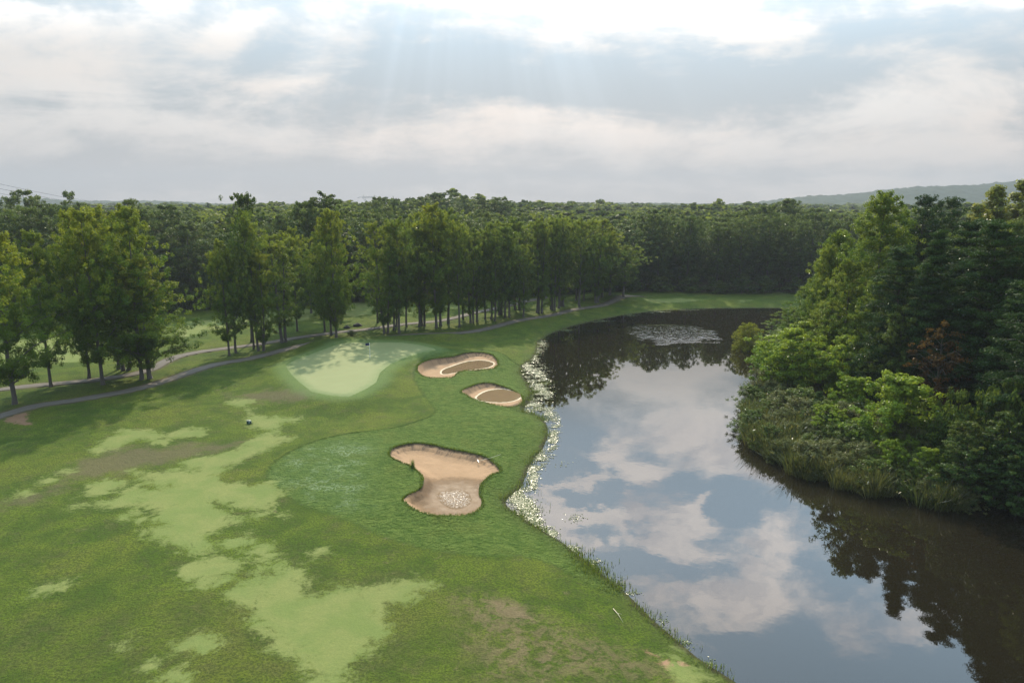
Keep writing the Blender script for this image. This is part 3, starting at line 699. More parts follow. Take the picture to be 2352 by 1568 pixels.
def tree_mesh(seed, H, W_, base, prof, nb, cpb, lpc, L, mat, clump=.9, flat=.6, rise=.45, wob=.25, asp=.6, trunks=1, trunk_r=None, limbs=22, irr=.35, needle=False, whorl=False, bare=0, up=.45):
    rs = np.random.RandomState(seed); R0 = W_/2; h0 = H*base
    tr = trunk_r or H*.0125
    parts = []; axes = []
    for k in range(trunks):
        ph = rs.uniform(0, 6.28); lean = (0 if trunks == 1 else rs.uniform(.03, .07)*H)
        zs = np.array([-.4, 0, .04, .2, .4, .6, .8, .97])*H*(1 if k == 0 else rs.uniform(.85, .98)); zs[0] = -.4
        wb = rs.normal(0, .010*H, (8, 2)).cumsum(0)*wob*2; wb -= wb[1]
        off = np.array([math.cos(ph), math.sin(ph)])
        P = np.column_stack([wb + off*(zs/H).clip(0)[:, None]*lean + off*(.0 if trunks == 1 else tr*1.3), zs])
        rad = tr*np.array([1.5, 1.35, 1.0, .82, .66, .46, .26, .08])
        parts.append(tube(P, rad, 7, False)); axes.append(P)
    def ax(k, z): P = axes[k]; return np.array([np.interp(z, P[:,2], P[:,0]), np.interp(z, P[:,2], P[:,1]), z])
    # lumpy silhouette: per-azimuth/height radius noise
    lob = rs.uniform(0, 6.28, 6); la = rs.uniform(.4, 1, 6)
    CC = []; CT = []; CO = []; CS = []
    ga = rs.uniform(0, 6.28)
    ts = np.sort(rs.uniform(0, 1, nb)**.72) if not whorl else np.repeat(np.linspace(.01, .97, max(2, -(-nb//6))), 6)[:nb] + rs.normal(0, .008, nb)
    for i in range(nb):
        t_ = float(np.clip(ts[i], 0, .995)); ga += 2.39996 + rs.normal(0, .3)
        k = i % trunks
        lo = 1 + irr*(.45*math.sin(2*ga+lob[0]+t_*5) + .35*math.sin(3*ga+lob[1]-t_*9) + rs.normal(0, .35))
        R = R0*float(prof(np.array(t_)))*max(.35, lo)
        zt = h0 + (H-h0)*t_
        ri = rise*(1-.2*t_)
        zs_ = max(h0*.6, zt - R*ri*.8)
        st = ax(k, min(zs_, H*.95)); dirv_ = np.array([math.cos(ga), math.sin(ga), 0])
        end = np.array([st[0], st[1], zt]) + dirv_*R
        end[2] = min(end[2], H)
        mid = (st+end)/2 + np.array([0, 0, R*(.12 if ri > 0 else -.05)]) + rs.normal(0, .05*R, 3)
        if i % max(1, nb//max(1, limbs)) == 0 and R > .6:
            rr_ = max(.02, tr*.38*(1-t_*.7)); parts.append(tube([st, mid, end*.9+mid*.1], [rr_, rr_*.65, rr_*.25], 4, False))
        for c in range(cpb):
            u_ = (c+.6+rs.uniform(-.3, .3))/cpb; u_ = .22+.82*u_ if not whorl else .12+.92*u_
            p_ = (1-u_)**2*st + 2*u_*(1-u_)*mid + u_*u_*end
            p_ = p_ + rs.normal(0, .14*R if not whorl else .09*R, 3)*np.array([1, 1, .7 if not whorl else .25])
            CC.append(p_); CT.append(rs.uniform(0, 1)); CO.append(dirv_*.7 + np.array([0, 0, .5 if not whorl else .1])); CS.append(rs.uniform(.6, 1.3)*(1 - .35*t_))
    CC = np.array(CC); CT = np.array(CT); CO = np.array(CO); CS = np.array(CS)
    # distribute leaves
    nC = len(CC); rep = np.maximum(3, (lpc*CS**1.5*rs.uniform(.6, 1.4, nC)).astype(int)); ci = np.repeat(np.arange(nC), rep)
    g = rs.normal(0, 1, (len(ci), 3)); g /= np.linalg.norm(g, axis=1)[:, None]; g *= (rs.uniform(0, 1, len(ci))**.45)[:, None]
    sc = clump*CS[ci]
    P = CC[ci] + g*np.column_stack([sc, sc, sc*flat])
    P[:,2] = np.maximum(P[:,2], .15)
    V, Fq = leaves_at(P, rs, L, asp, g*1.2 + CO[ci]*.5, up*.5, 1.1, .65, along=(g*np.array([1,1,.4])+CO[ci]) if needle else None)
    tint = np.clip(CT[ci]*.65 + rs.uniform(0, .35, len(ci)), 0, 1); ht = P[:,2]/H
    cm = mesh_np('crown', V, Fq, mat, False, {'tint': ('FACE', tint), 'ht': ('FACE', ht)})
    TV, TF = joinq(parts)
    tm = mesh_np('trunk', TV, TF, BK, True)
    return {'crown': cm, 'trunk': tm, 'H': H, 'W': W_}
T = {}
T['row'] = [tree_mesh(10+i, 21, 9.0, .12, prof_row, 92, 7, 96, .215, L_row, .58, 1.0, .8, irr=.55, trunks=(1, 1, 2, 1)[i]) for i in range(4)]
T['slim'] = [tree_mesh(20+i, 21, 7.0, (.17, .13, .24, .18, .28)[i], prof_slim, 70, 6, 78, .225, L_grove, .54, 1.05, 1.0, irr=.75, trunks=(1, 2, 1, 1, 1)[i], limbs=18) for i in range(5)]
T['oak'] = [tree_mesh(30+i, 24, 12.0, .10, prof_oak, 84, 6, 84, .34, L_oak, .84, .9, .7, irr=.4, limbs=14) for i in range(4)]
T['spread'] = [tree_mesh(40+i, 25, 10.0, .30, prof_oak, 76, 5, 66, .38, L_oak, .70, .8, .8, irr=.5, limbs=22) for i in range(2)]
T['pine'] = [tree_mesh(50+i, 25, 9.5, .08, (prof_cone, prof_row, prof_row)[i], 130, 7, 130, .34, L_pine, 1.15, .40, .18, asp=.26, irr=.35, whorl=True, needle=True, limbs=60, up=.5) for i in range(3)]
T['pinetop'] = [tree_mesh(60, 25, 8.5, .30, prof_oak, 110, 6, 80, .32, L_pine, .80, .6, .35, asp=.28, irr=.5, needle=True, limbs=30)]
T['broad'] = [tree_mesh(70+i, 22, 10.0, .05, prof_row, 124, 7, 100, .215, L_broad, .64, .85, .7, irr=.4) for i in range(3)]
T['tulip'] = [tree_mesh(80+i, 26, 6.0, .30, prof_tulip, 80, 4, 80, .33, L_tulip, .9, .75, 1.0, irr=.4) for i in range(2)]
T['shore'] = [tree_mesh(90+i, 7, 6.0, .02, (prof_oak, prof_dome)[i], 64, 6, 120, .20, L_bright, .55, .6, .5, irr=.4, trunks=3, trunk_r=.09) for i in range(2)]
T['willow'] = [tree_mesh(95, 4.0, 5.4, .0, prof_dome, 60, 5, 60, .30, L_willow, .42, .8, .9, asp=.22, irr=.12, trunks=4, trunk_r=.06, needle=True, limbs=40)]
T['twiggy'] = [tree_mesh(97, 4.5, 4.4, .05, prof_dome, 44, 4, 16, .22, L_twig, .5, .7, .9, asp=.3, irr=.3, trunks=5, trunk_r=.05, limbs=44)]
T['rust'] = [tree_mesh(98, 12, 6.5, .25, prof_row, 40, 4, 34, .30, L_rust, .7, .45, .3, irr=.5, limbs=40)]
T['sapling_pine'] = [tree_mesh(99, 4.5, 3.2, .02, prof_cone, 36, 3, 40, .26, L_pine, .4, .5, .3, asp=.22, irr=.25, needle=True)]
T['locust'] = [tree_mesh(100, 9, 6.5, .03, prof_row, 70, 6, 70, .24, leaf_mat('leaves_locust', (.030,.072,.020), (.065,.105,.022), (.12,.13,.02), .42, .08, .5), .62, .32, .35, irr=.45)]
T['under'] = [tree_mesh(105+i, 5, 6.0, .0, prof_dome, 34, 4, 34, .36, L_oak, .8, .6, .5, irr=.4, trunks=2, trunk_r=.08, limbs=6) for i in range(2)]

rng = random.Random(7)
NAMES = {'row':'deciduous_tree','slim':'deciduous_tree','oak':'oak_tree','spread':'oak_tree','pine':'pine_tree','pinetop':'pine_tree','broad':'deciduous_tree','tulip':'poplar_tree',
         'shore':'small_tree','willow':'willow_shrub','twiggy':'shrub','rust':'small_tree','sapling_pine':'pine_tree','locust':'small_tree','under':'shrub'}
def plant(kind, x, y, H, W_, label, group=None, var=None, rz=None, lean=0.0, name=None):
    p = T[kind][var if var is not None else rng.randrange(len(T[kind]))]
    z = surf(x, y)
    r = empty(name or NAMES[kind], (x, y, z-.05), rng.uniform(0, 6.28) if rz is None else rz)
    s = W_/p['W']; r.scale = (s, s, H/p['H'])
    r.rotation_euler[0] = rng.uniform(-lean, lean); r.rotation_euler[1] = rng.uniform(-lean, lean)
    link('trunk', p['trunk'], r); link('crown', p['crown'], r)
    cat = 'shrub' if NAMES[kind] in ('willow_shrub', 'shrub') else 'tree'
    tag(r, label, cat, group); return r
def plant_px(kind, u, vb, vt, wpx, label, group=None, **k):
    x, y = gp(u, vb); d = y*math.cos(PITCH)+CZ*math.sin(PITCH)
    return plant(kind, x, y, ztop(u, vt, y)-surf(x, y), wpx/F*d, label, group, **k)
def plant_Y(kind, u, Y, vt, wpx, label, group=None, **k):
    x = xat(u, Y); d = Y*math.cos(PITCH)+CZ*math.sin(PITCH)
    return plant(kind, x, Y, ztop(u, vt, Y)-surf(x, Y), wpx/F*d, label, group, **k)

# trees of the near row, left to right
GR = 'trees in the row between the two cart paths'
ROW = [
 ('row',35,932,515,190,0,'tall leafy tree at the left edge, first trunk of the row between the cart paths'),
 ('row',118,890,528,125,1,'narrow tree with reddish top, second trunk of the row from the left'),
 ('row',237,883,478,150,1,'third tree of the left row, low branches brushing the path verge'),
 ('slim',272,846,482,110,0,'thin leaning tree behind the third row tree, set back by the rear cart path'),
 ('row',289,849,466,150,2,'double-trunked tree on a worn mound beside the rear cart path'),
 ('row',326,871,476,160,0,'tall yellow-topped tree, tallest of the big left clump between the paths'),
 ('row',345,869,590,185,3,'wide low-crowned tree at the right side of the big left clump'),
 ('row',205,868,480,120,3,'olive-topped tree filling the left half of the big left clump'),
 ('row',527,815,548,92,1,'short yellow-topped tree whose dark lower boughs reach near the ground'),
 ('slim',542,809,560,80,2,'slender tree just right of the short yellow-topped tree'),
 ('slim',583,800,470,70,0,'very tall slender tree with bare grey trunk rising over its neighbours'),
 ('slim',594,804,500,80,2,'tall thin-trunked tree, right twin of the very tall slender one'),
 ('row',606,804,575,90,2,'dark forked tree with crooked low limb beside the tall thin twins'),
 ('slim',652,787,528,105,1,'olive tree with one straight trunk, right end of the second clump'),
 ('row',683,762,520,85,1,'tree with full low skirt standing beyond the rear cart path'),
 ('slim',746,762,560,70,0,'thin tree just behind the pair above the putting green'),
 ('row',761,771,486,95,0,'left tree of the dense pair standing above the putting green'),
 ('row',773,778,478,100,3,'right tree of the dense pair above the putting green, skirt of low boughs')]
for k, u, vb, vt, w, vr, lb in ROW: plant_px(k, u, vb, vt, w*.92, lb, GR, var=vr, lean=.015)
plant_Y('spread', 578, 119, 441, 80, 'high oak top poking above the very tall slender tree', GR, var=0)
GROVE = [(868,742,560,60),(886,767,505,90),(904,760,520,60),(917,767,490,75),(910,752,530,60),(934,752,520,60),(962,752,510,60),(972,749,478,75),(1002,754,466,105),(1012,748,475,80),
 (1030,742,480,80),(1055,751,500,60),(1064,734,510,60),(1084,741,520,65),(1096,739,525,60),(1114,735,520,60),(1128,735,510,60),(1136,739,540,60),(1149,725,502,80),(1160,732,520,70),
 (1170,732,540,60),(1184,713,500,70),(1194,713,505,75),(1202,730,560,55),(1233,719,500,70),(1241,721,505,60),(1246,716,540,50),(1266,712,490,70),(1272,715,500,60),(1283,710,500,70),
 (1291,706,490,70),(1324,691,500,65),(1331,706,495,75),(1342,693,510,60),(1371,697,500,85),(1380,691,530,70),(1400,689,520,95),(1432,691,560,75)]
ORD = 'first second third fourth fifth sixth seventh eighth ninth tenth eleventh twelfth thirteenth fourteenth fifteenth sixteenth seventeenth eighteenth nineteenth'.split()
for i, (u, vb, vt, w) in enumerate(GROVE):
    half = 'above the bunkers' if i < 19 else 'above the pond'
    plant_px('row' if i in (1, 8, 34, 36) else 'slim', u, vb, vt, w*1.02, '%s thin-trunked tree from the left in the half of the grove %s' % (ORD[i % 19], half), 'trees of the middle grove', lean=.02)
# oaks and single crowns standing up behind the row
SKY = [('oak',84,165,436,120,'broad domed oak breaking the skyline at the far left'),('oak',186,165,441,95,'round-topped oak on the skyline, second from the left'),
 ('oak',320,170,457,85,'low dark oak crown on the skyline behind the big left clump'),('oak',405,165,470,130,'dark domed oak behind the gap between the first two clumps'),
 ('spread',768,150,440,130,'tall dark oak with open ragged top behind the pair over the green'),('oak',715,150,462,90,'dark oak shoulder just left of the ragged-topped oak'),
 ('oak',872,240,452,75,'domed oak on the skyline right of the lattice pylon'),('spread',1018,270,441,80,'ragged oak crown highest on the wooded rise'),
 ('oak',975,260,452,80,'round oak crown on the left shoulder of the wooded rise'),('oak',1070,270,449,70,'oak crown on the middle of the wooded rise'),
 ('spread',1112,265,451,60,'open-topped oak right of the middle of the wooded rise'),('oak',1150,262,452,80,'oak crown at the steep right end of the wooded rise'),('oak',930,255,463,70,'small oak crown at the left foot of the wooded rise'),
 ('spread',912,200,452,14,'wispy single sprig-like treetop right of the lattice pylon'),
 ('oak',1492,196,480,120,'dark rounded oak first right of the grove, over the far fairway'),('oak',1800,215,458,100,'domed oak on the skyline above the right end of the far fairway')]
for k, u, Y, vt, w, lb in SKY: plant_Y(k, u, Y, vt, w, lb, 'oaks standing on the skyline')

# continuous forest edge and the ranks behind
env_u = [-200,0,120,250,350,450,500,560,640,700,820,870,940,1020,1150,1200,1250,1400,1480,1560,1650,1750,1850,1950,2100]
env_v = [474,470,462,468,470,488,520,512,492,476,474,476,478,478,478,490,495,500,488,476,480,470,474,482,482]
FOR_L = ['dark dense tree in the unbroken forest wall left of the tall slender row tree','dark dense tree in the forest wall behind the row, between tall slender tree and grove',
 'dark tree in the forest wall glimpsed behind the middle grove','dark dense tree in the forest wall directly behind the far fairway']
def flabel(u): return FOR_L[0] if u < 590 else FOR_L[1] if u < 850 else FOR_L[2] if u < 1450 else FOR_L[3]
placed = []
def free(x, y, dmin):
    return all((x-a)**2+(y-b_)**2 > dmin*dmin for a, b_ in placed)
cnt = 0
for rank in range(4):
    u = -140 + rank*17
    while u < 1960:
        x0 = xat(u, 160); Y = edgeY(xat(u, edgeY(x0))) + 2.5 + rank*8 + rng.uniform(-1.5, 2.5)
        x = xat(u, Y); d = Y+4
        vt = np.interp(u, env_u, env_v) + rng.uniform(-3, 20) + (4-rank)*4*rng.random()
        H = min(30, max(15, ztop(u, vt, Y) - surf(x, Y)))
        Wd = rng.uniform(8, 12)
        plant('oak', x, Y, H, Wd*1.1, flabel(u), 'forest wall: '+flabel(u)[:60]); placed.append((x, Y)); cnt += 1
        u += (7.6 if rank == 0 else 9.5)/d*F*rng.uniform(.85, 1.2)
u = -100
while u < 1950:      # shrubs skirting the forest wall
    Y = edgeY(xat(u, edgeY(xat(u, 160)))) - .5; x = xat(u, Y)
    plant('under', x, Y, rng.uniform(3, 6.5), rng.uniform(5, 8), 'low dark bush at the foot of the far forest wall', 'bushes at the foot of the forest wall'); u += rng.uniform(45, 75)

# right-hand woods
RWG = 'trees of the dark woods on the right bank'
RW_T = [
 ('broad',1985,88,437,150,'tall pointed deciduous tree, highest on the left slope of the right bank woods'),
 ('broad',1905,98,528,110,'olive deciduous tree stepping down left of the tall pointed one'),
 ('broad',1880,96,560,80,'sunlit tree forming the left silhouette of the right bank woods at mid height'),
 ('broad',1850,101,640,100,'leafy tree low on the left slope of the right bank woods'),
 ('broad',1812,106,705,95,'short leafy tree at the far tip of the right bank by the fairway end'),
 ('broad',1935,86,600,110,'leafy tree with glinting leaves in the middle of the left slope'),
 ('broad',1885,90,690,100,'lower leafy tree over the bright shore trees'),
 ('broad',1985,80,640,110,'darker leafy tree between the sunlit slope and the pines'),
 ('pinetop',2085,92,447,95,'dark round-headed pine on the skyline beside the pointed tree'),
 ('pinetop',2135,94,452,90,'second dark round-headed pine on the skyline, right twin'),
 ('tulip',2238,104,424,92,'yellow-green column-like poplar top, left of the pair on the skyline'),
 ('tulip',2282,106,414,92,'yellow-green poplar, highest top on the right skyline'),
 ('tulip',2330,98,447,92,'yellow-green poplar at the right edge of the photo'),
 ('tulip',2200,102,468,92,'shorter yellow-green poplar just left of the poplar pair'),
 ('tulip',2375,100,430,66,'poplar cut by the right edge of the photo'),
 ('pine',2040,76,560,120,'feathery pine with tiered boughs next to the leafy slope'),
 ('pine',2105,72,522,130,'big dark pine with tiered boughs, second from the leafy slope'),
 ('pine',2175,74,500,140,'big dark pine with tiered boughs above the rusty tree'),
 ('pine',2240,68,498,150,'big dark pine right of the rusty tree'),('pine',2310,66,486,150,'massive dark pine near the right edge'),
 ('pine',2380,64,470,170,'massive dark pine cut by the right edge'),('pine',2290,62,640,130,'shorter shaded pine before the massive ones'),
 ('pine',2345,56,600,150,'shaded pine low at the right edge'),('pine',2215,70,600,120,'shaded pine directly behind the rusty tree'),
 ('oak',2050,74,700,110,'shaded leafy understorey tree beside the bright round tree'),('pine',2430,60,500,170,'pine beyond the right edge of the photo'),
 ('pine',2500,66,470,170,'second pine beyond the right edge of the photo'),('broad',2420,52,800,150,'leafy tree beyond the right edge of the photo')]
for k, u, Y, vt, w, lb in RW_T: plant_Y(k, u, Y, vt, w*1.12, lb, RWG)
for i in range(16):   # shaded interior
    u = rng.uniform(1990, 2450); Y = rng.uniform(76, 100)
    plant_Y('oak', u, Y, rng.uniform(500, 560), 130, 'shaded tree deep inside the right bank woods', 'shaded interior trees of the right bank')
for i in range(12):
    u = 2050 + i*34; plant_Y('under', u, np.interp(u, [2050, 2350], [62, 53])+rng.uniform(0, 5), rng.uniform(880, 960), 90, 'dark bush in the shade under the right bank pines', 'shaded bushes under the pines')
SHT = [('shore',1808,905,756,125,0,'light green leafy tree on the bank behind the willow shrub'),('shore',1935,925,772,105,0,'pale glinting small tree, second up the bank from the reeds'),
 ('shore',1948,985,868,84,1,'yellow-green shrubby tree left of the bright round tree'),('shore',2055,1045,864,150,1,'bright round-crowned tree, largest of the small trees at the shore'),
 ('twiggy',1735,915,846,66,0,'half-bare grey-green willow bush over the water'),('sapling_pine',1875,978,898,56,0,'small bushy green pine behind the reeds'),
 ('shore',2042,1085,1010,60,0,'small yellow-green shrub at the waterline under the round tree'),('shore',1980,1040,960,60,0,'low leafy shrub between reeds and round tree'),
 ('shore',2125,1110,1030,60,1,'small dark green shrub right of the round tree at the waterline'),('shore',1900,1010,930,70,0,'olive shrub among the tall reeds'),
 ('locust',2207,1132,968,96,0,'yellowing small tree at the waterline, left of the feathery pair'),('locust',2283,1138,944,110,0,'feathery tree with upswept boughs over the water at the right'),
 ('locust',2338,1155,995,100,0,'feathery small tree at the right edge over the water'),('shore',1770,860,790,80,0,'pale leafy shrub between willow shrub and light green tree'),
 ('shore',1850,870,740,90,1,'greyish-leaved small tree behind the light green tree')]
for k, u, vb, vt, w, vr, lb in SHT: plant_px(k, u, vb, vt, w*1.12, lb, 'small trees and shrubs along the right shore', var=vr)
plant_Y('rust', 2132, 67, 735, 105, 'rusty brown half-dead small tree before the dark pines', 'small trees and shrubs along the right shore')
T['bush'] = [tree_mesh(110+i, 3.2, 3.6, .0, prof_dome, 60, 5, 60, .19, (leaf_mat('leaves_sage', (.070,.095,.030), (.145,.155,.065), None, .4, .06), leaf_mat('leaves_olive', (.050,.090,.018), (.110,.150,.030), None, .4, .08))[i], .36, .9, .8, asp=.32, irr=.45, trunks=4, trunk_r=.04, limbs=30) for i in range(2)]
NAMES['bush'] = 'shrub'
rb = random.Random(11)
def bushes():
    for k in range(46):
        f = k/45; u = np.interp(f, [0, .15, .4, .7, 1], [1716, 1722, 1820, 2010, 2195]); vb = np.interp(f, [0, .15, .4, .7, 1], [930, 1000, 1058, 1108, 1142])
        dd = (k*7 % 5)/4; yield (u + 14 + dd*58 + rb.uniform(-8, 8), vb - dd*62 - 6 + rb.uniform(-5, 5), rb.uniform(2.0, 3.0)+dd*.9)
for i, (u, vb, h_) in enumerate(bushes()):
    x, y = gp(u, vb); plant('bush', x, y, h_, h_*1.35, 'olive-grey bush growing among the tall reeds of the right shore', 'bushes among the reeds')
x, y = gp(1716, 803, WZ); 
r = plant('willow', x, y, 4.8, 5.2, 'round yellow-green willow shrub standing in the pond at the bank tip', None, var=0); r.location.z = WZ-.05

# ------------------------------------------------------------------ reeds, waterside grass, lilies (stuff)
def blades(px, py, pz, H, rs, wid=.05, bend=.5, segs=2):
    n_ = len(px); a = rs.uniform(0, 6.28, n_); d = np.column_stack([np.cos(a), np.sin(a), np.zeros(n_)])
    s_ = np.column_stack([-np.sin(a), np.cos(a), np.zeros(n_)])*wid*.5
    B = np.column_stack([px, py, pz]); bn = (bend*rs.uniform(.2, 1, n_)*H)[:, None]
    up = np.array([0, 0, 1.])
    M = B + up*(H*.55)[:, None] + d*bn*.25; Tp = B + up*H[:, None] + d*bn
    V = np.stack([B-s_, B+s_, M+s_*1.1, M-s_*1.1, Tp+s_*.25, Tp-s_*.25], 1).reshape(-1, 3)
    i = np.arange(n_)[:, None]*6
    Fq = np.concatenate([i+np.array([[0,1,2,3]]), i+np.array([[3,2,4,5]])], 1).reshape(-1, 4)
    return V, Fq, np.repeat(rs.uniform(0, 1, n_), 2)
rs = np.random.RandomState(5)
# tall reed bed on the right bank: band inland of the shore line
reed_c = smooth_poly([gp(*p) for p in [(1730,905),(1722,960),(1730,1000),(1765,1038),(1830,1068),(1900,1090),(1970,1108),(2060,1128),(2150,1146),(2200,1150),(2200,1105),(2120,1085),(2040,1060),(1975,1010),(1900,985),(1850,960),(1800,920),(1760,900)]], 1)
mn, mx_ = reed_c.min(0), reed_c.max(0); tc = rs.uniform(mn, mx_, (4000, 2)); tc = tc[seg_dist(tc[:,0], tc[:,1], reed_c) < .2][:700]
th_ = rs.uniform(1.0, 2.6, len(tc))*(1+.18*np.sin(tc[:,0]*.5)); tc = tc[(np.sin(tc[:,0]*.9+tc[:,1]*.7)+np.sin(tc[:,1]*1.7)) > -1.1]; th_ = rs.uniform(.8, 2.7, len(tc)); rp = rs.randint(70, 130, len(tc)); ci = np.repeat(np.arange(len(tc)), rp)
of = rs.normal(0, .30, (len(ci), 2)); q = tc[ci] + of
hz = terrain(tc[:,0], tc[:,1], False)[ci]; hh_ = th_[ci]*rs.uniform(.55, 1.1, len(ci))
V0, pf, pt = blades(q[:,0], q[:,1], np.maximum(hz, WZ-.1), hh_, rs, .036, .38)
push = np.repeat(of*1.0, 6, 0)*np.tile(np.array([0, 0, .45, .45, 1.5, 1.5]), len(ci))[:, None]; V0[:, :2] += push
pv = V0; pt = np.clip(np.repeat(rs.uniform(0, 1, len(tc))[ci], 2)*.6 + pt*.4, 0, 1)
tipi = rs.permutation(len(ci))[:2600]; tp = V0.reshape(-1, 6, 3)[tipi, 4]
lv, lf = leaves_at(tp, rs, .34, .32, None, .1, 0, .8, along=np.tile(np.array([[0, 0, 1.]]), (len(tp), 1)))
pf = np.vstack([pf, lf+len(pv)]); pv = np.vstack([pv, lv]); pt = np.concatenate([pt, np.full(len(lf), 1.6)])
me = mesh_np('reeds', pv, pf, L_reed, False, {'tint': ('FACE', pt)})
tag(link('reeds', me), 'dense bed of tall grey-green reeds along the right shore', 'reeds', kind='stuff')
# long grass along the left waterline
tt = np.linspace(0, len(shore_px)-18, 9000); sp = shore[:len(shore_px)]
ii = tt.astype(int); fr = (tt-ii)[:, None]; base_ = sp[ii]*(1-fr) + sp[np.minimum(ii+1, len(sp)-1)]*fr
base_ = base_ + rs.normal(0, .38, base_.shape); dens = np.sin(base_[:,1]*.9)+np.sin(base_[:,1]*2.3+1)
k = rs.uniform(-1.4, 1.6, len(base_)) < dens; base_ = base_[k]; 
gq = [];
for (u, v, n_, s_) in [(1238,900,260,.9),(1250,880,160,.7),(1360,1310,420,.7),(1410,1350,260,.6),(1330,1275,200,.5),(1185,1140,120,.9),(1215,1170,160,.7),(1232,940,120,.6),(1250,960,150,.5)]:
    c_ = np.array(gp(u, v, WZ)); gq.append(c_ + rs.normal(0, s_, (n_, 2)))
base_ = np.vstack([base_]+gq)
hz = terrain(base_[:,0], base_[:,1], False)
pv, pf, pt = blades(base_[:,0], base_[:,1], np.maximum(hz, WZ-.05), rs.uniform(.10, .38, len(base_)), rs, .03, .5)
L_gr = leaf_mat('bank_grass', (.060,.110,.018), (.14,.17,.045), None, .35, .05)
me = mesh_np('waterside_grass', pv, pf, L_gr, False, {'tint': ('FACE', pt)})
tag(link('waterside_grass', me), 'ragged grass fringing the left waterline', 'grass', kind='stuff')
# water lily and pondweed leaves hugging the left shore
LIL = [(1243,790,14,14,900),(1228,815,16,16,1100),(1212,845,16,16,1300),(1232,858,26,18,1500),(1240,885,24,22,1800),(1248,905,24,14,1200),(1222,935,26,10,1500),(1262,950,18,18,800),
 (1275,985,12,26,1100),(1268,1020,12,22,1000),(1240,1055,16,16,1200),(1228,1078,18,14,1000),(1222,1110,14,18,900),(1190,1140,22,16,2000),(1210,1165,28,16,2200),(1225,1195,22,14,1200),(1260,1225,22,12,1000),
 (1310,1265,24,12,700),(1360,1300,24,12,600),(1405,1345,26,14,900),(1445,1375,24,12,700),(1500,1428,26,12,700),(1560,1480,26,12,500),(1620,1530,20,10,400),
 (1320,1190,30,10,50),(1300,1060,26,14,30),(1300,758,26,3,380),(1370,737,34,2.5,420),(1440,724,34,2.2,420),(1510,716,34,2,420),(1580,712,30,1.6,200)]
pts = []
for (u, v, su, sv, n_) in LIL:
    n_ = int(n_*1.8); uv = rs.normal(0, 1, (n_, 2))*[su*.46, sv*.58] + [u, v]
    uv[:,0] += (uv[:,1]-v)*-.1
    pts += [gp(a_, b_, WZ) for a_, b_ in uv]
pts = np.array(pts); dsh = seg_dist(pts[:,0], pts[:,1], shore); pts = pts[(dsh < .05)]
cn = np.sin(pts[:,0]*1.9+pts[:,1]*.7)+np.sin(pts[:,1]*2.7-pts[:,0])+.6*np.sin(pts[:,1]*7.1+pts[:,0]*2); pts = pts[cn > rs.uniform(-1.5, 1.6, len(pts))]
P3 = np.column_stack([pts, np.full(len(pts), WZ+.02)+rs.uniform(0, .03, len(pts))])
nrm = rs.normal(0, .10, (len(P3), 3)); nrm[:,2] = 1; nrm /= np.linalg.norm(nrm, axis=1)[:, None]
a_ = rs.normal(0, 1, (len(P3), 3)); a_ -= nrm*(a_*nrm).sum(1)[:, None]; a_ /= np.linalg.norm(a_, axis=1)[:, None]; b_ = np.cross(nrm, a_)
sz = rs.uniform(.020, .058, len(P3))[:, None]*(.6+pts[:,1:2]/90)
ring_ = [P3 + (a_*math.cos(w)+b_*math.sin(w))*sz*r0 for w, r0 in [(0,1),(1.05,.95),(2.1,1),(3.14,.85),(4.2,1),(5.2,.95)]]
V = np.stack(ring_, 1).reshape(-1, 3); i = np.arange(len(P3))[:, None]*6
Fq = np.concatenate([i+np.array([[0,1,2,3]]), i+np.array([[0,3,4,5]])], 1).reshape(-1, 4)
me = mesh_np('lily_pads', V, Fq, L_lily, False, {'tint': ('FACE', np.repeat(rs.uniform(0, 1, len(P3)), 2))})
tag(link('lily_pads', me), 'glinting mats of lily pads and weed hugging the left shore', 'water plants', kind='stuff')

# ------------------------------------------------------------------ small things on the course
def quad_obj(name, parts, mat, parent=None, loc=(0,0,0), smooth=False):
    V, Fq = joinq(parts); return link(name, mesh_np(name, V, Fq, mat, smooth), parent, loc)
M_white = simple('white_paint', (.75,.75,.72), .5); M_navy = simple('navy_cloth', (.012,.020,.085), .8, var=.25)
M_green = simple('dark_green_plastic', (.010,.045,.035), .45); M_pale = simple('pale_emblem', (.30,.42,.42), .5)
M_steel = simple('galvanised_steel', (.20,.22,.24), .55, .3); M_wire = simple('aluminium_cable', (.10,.11,.13), .6)
M_wood = simple('bleached_wood', (.42,.37,.27), .9, var=.3); M_stone = simple('dark_stone', (.050,.045,.035), .95, var=.4)
M_pole = simple('utility_pole_wood', (.07,.06,.05), .9)
# flagstick
fx_, fy_ = gp(850, 822, .85); fz = surf(fx_, fy_)
fl = empty('flagstick', (fx_, fy_, fz)); tag(fl, 'white flagstick with navy blue flag standing in the putting green', 'flagstick')
quad_obj('pole', [tube([(0,0,-.05),(0,0,1.1),(0,0,2.3)], [.036,.034,.030], 8)], M_white, fl)
quad_obj('cup', [tube([(0,0,-.1),(0,0,.045)], [.062,.062], 12)], M_white, fl)
g = []; nxs = 12
Vf = []; 
for i in range(nxs+1):
    for j in range(5):
        xx = -i/nxs*.62; Vf.append((xx, .05*math.sin(i*.8)*i/nxs, 2.28 - j/4*.40 - .05*(i/nxs)**2))
Vf = np.array(Vf); ff = [(i*5+j, i*5+j+1, (i+1)*5+j+1, (i+1)*5+j) for i in range(nxs) for j in range(4)]
Vb = Vf + [0, .012, 0]; nF = len(Vf)
ff2 = ff + [tuple(nF+k for k in f[::-1]) for f in ff]
link('flag', mesh_np('flag', np.vstack([Vf, Vb]), ff2, M_navy, True), fl)
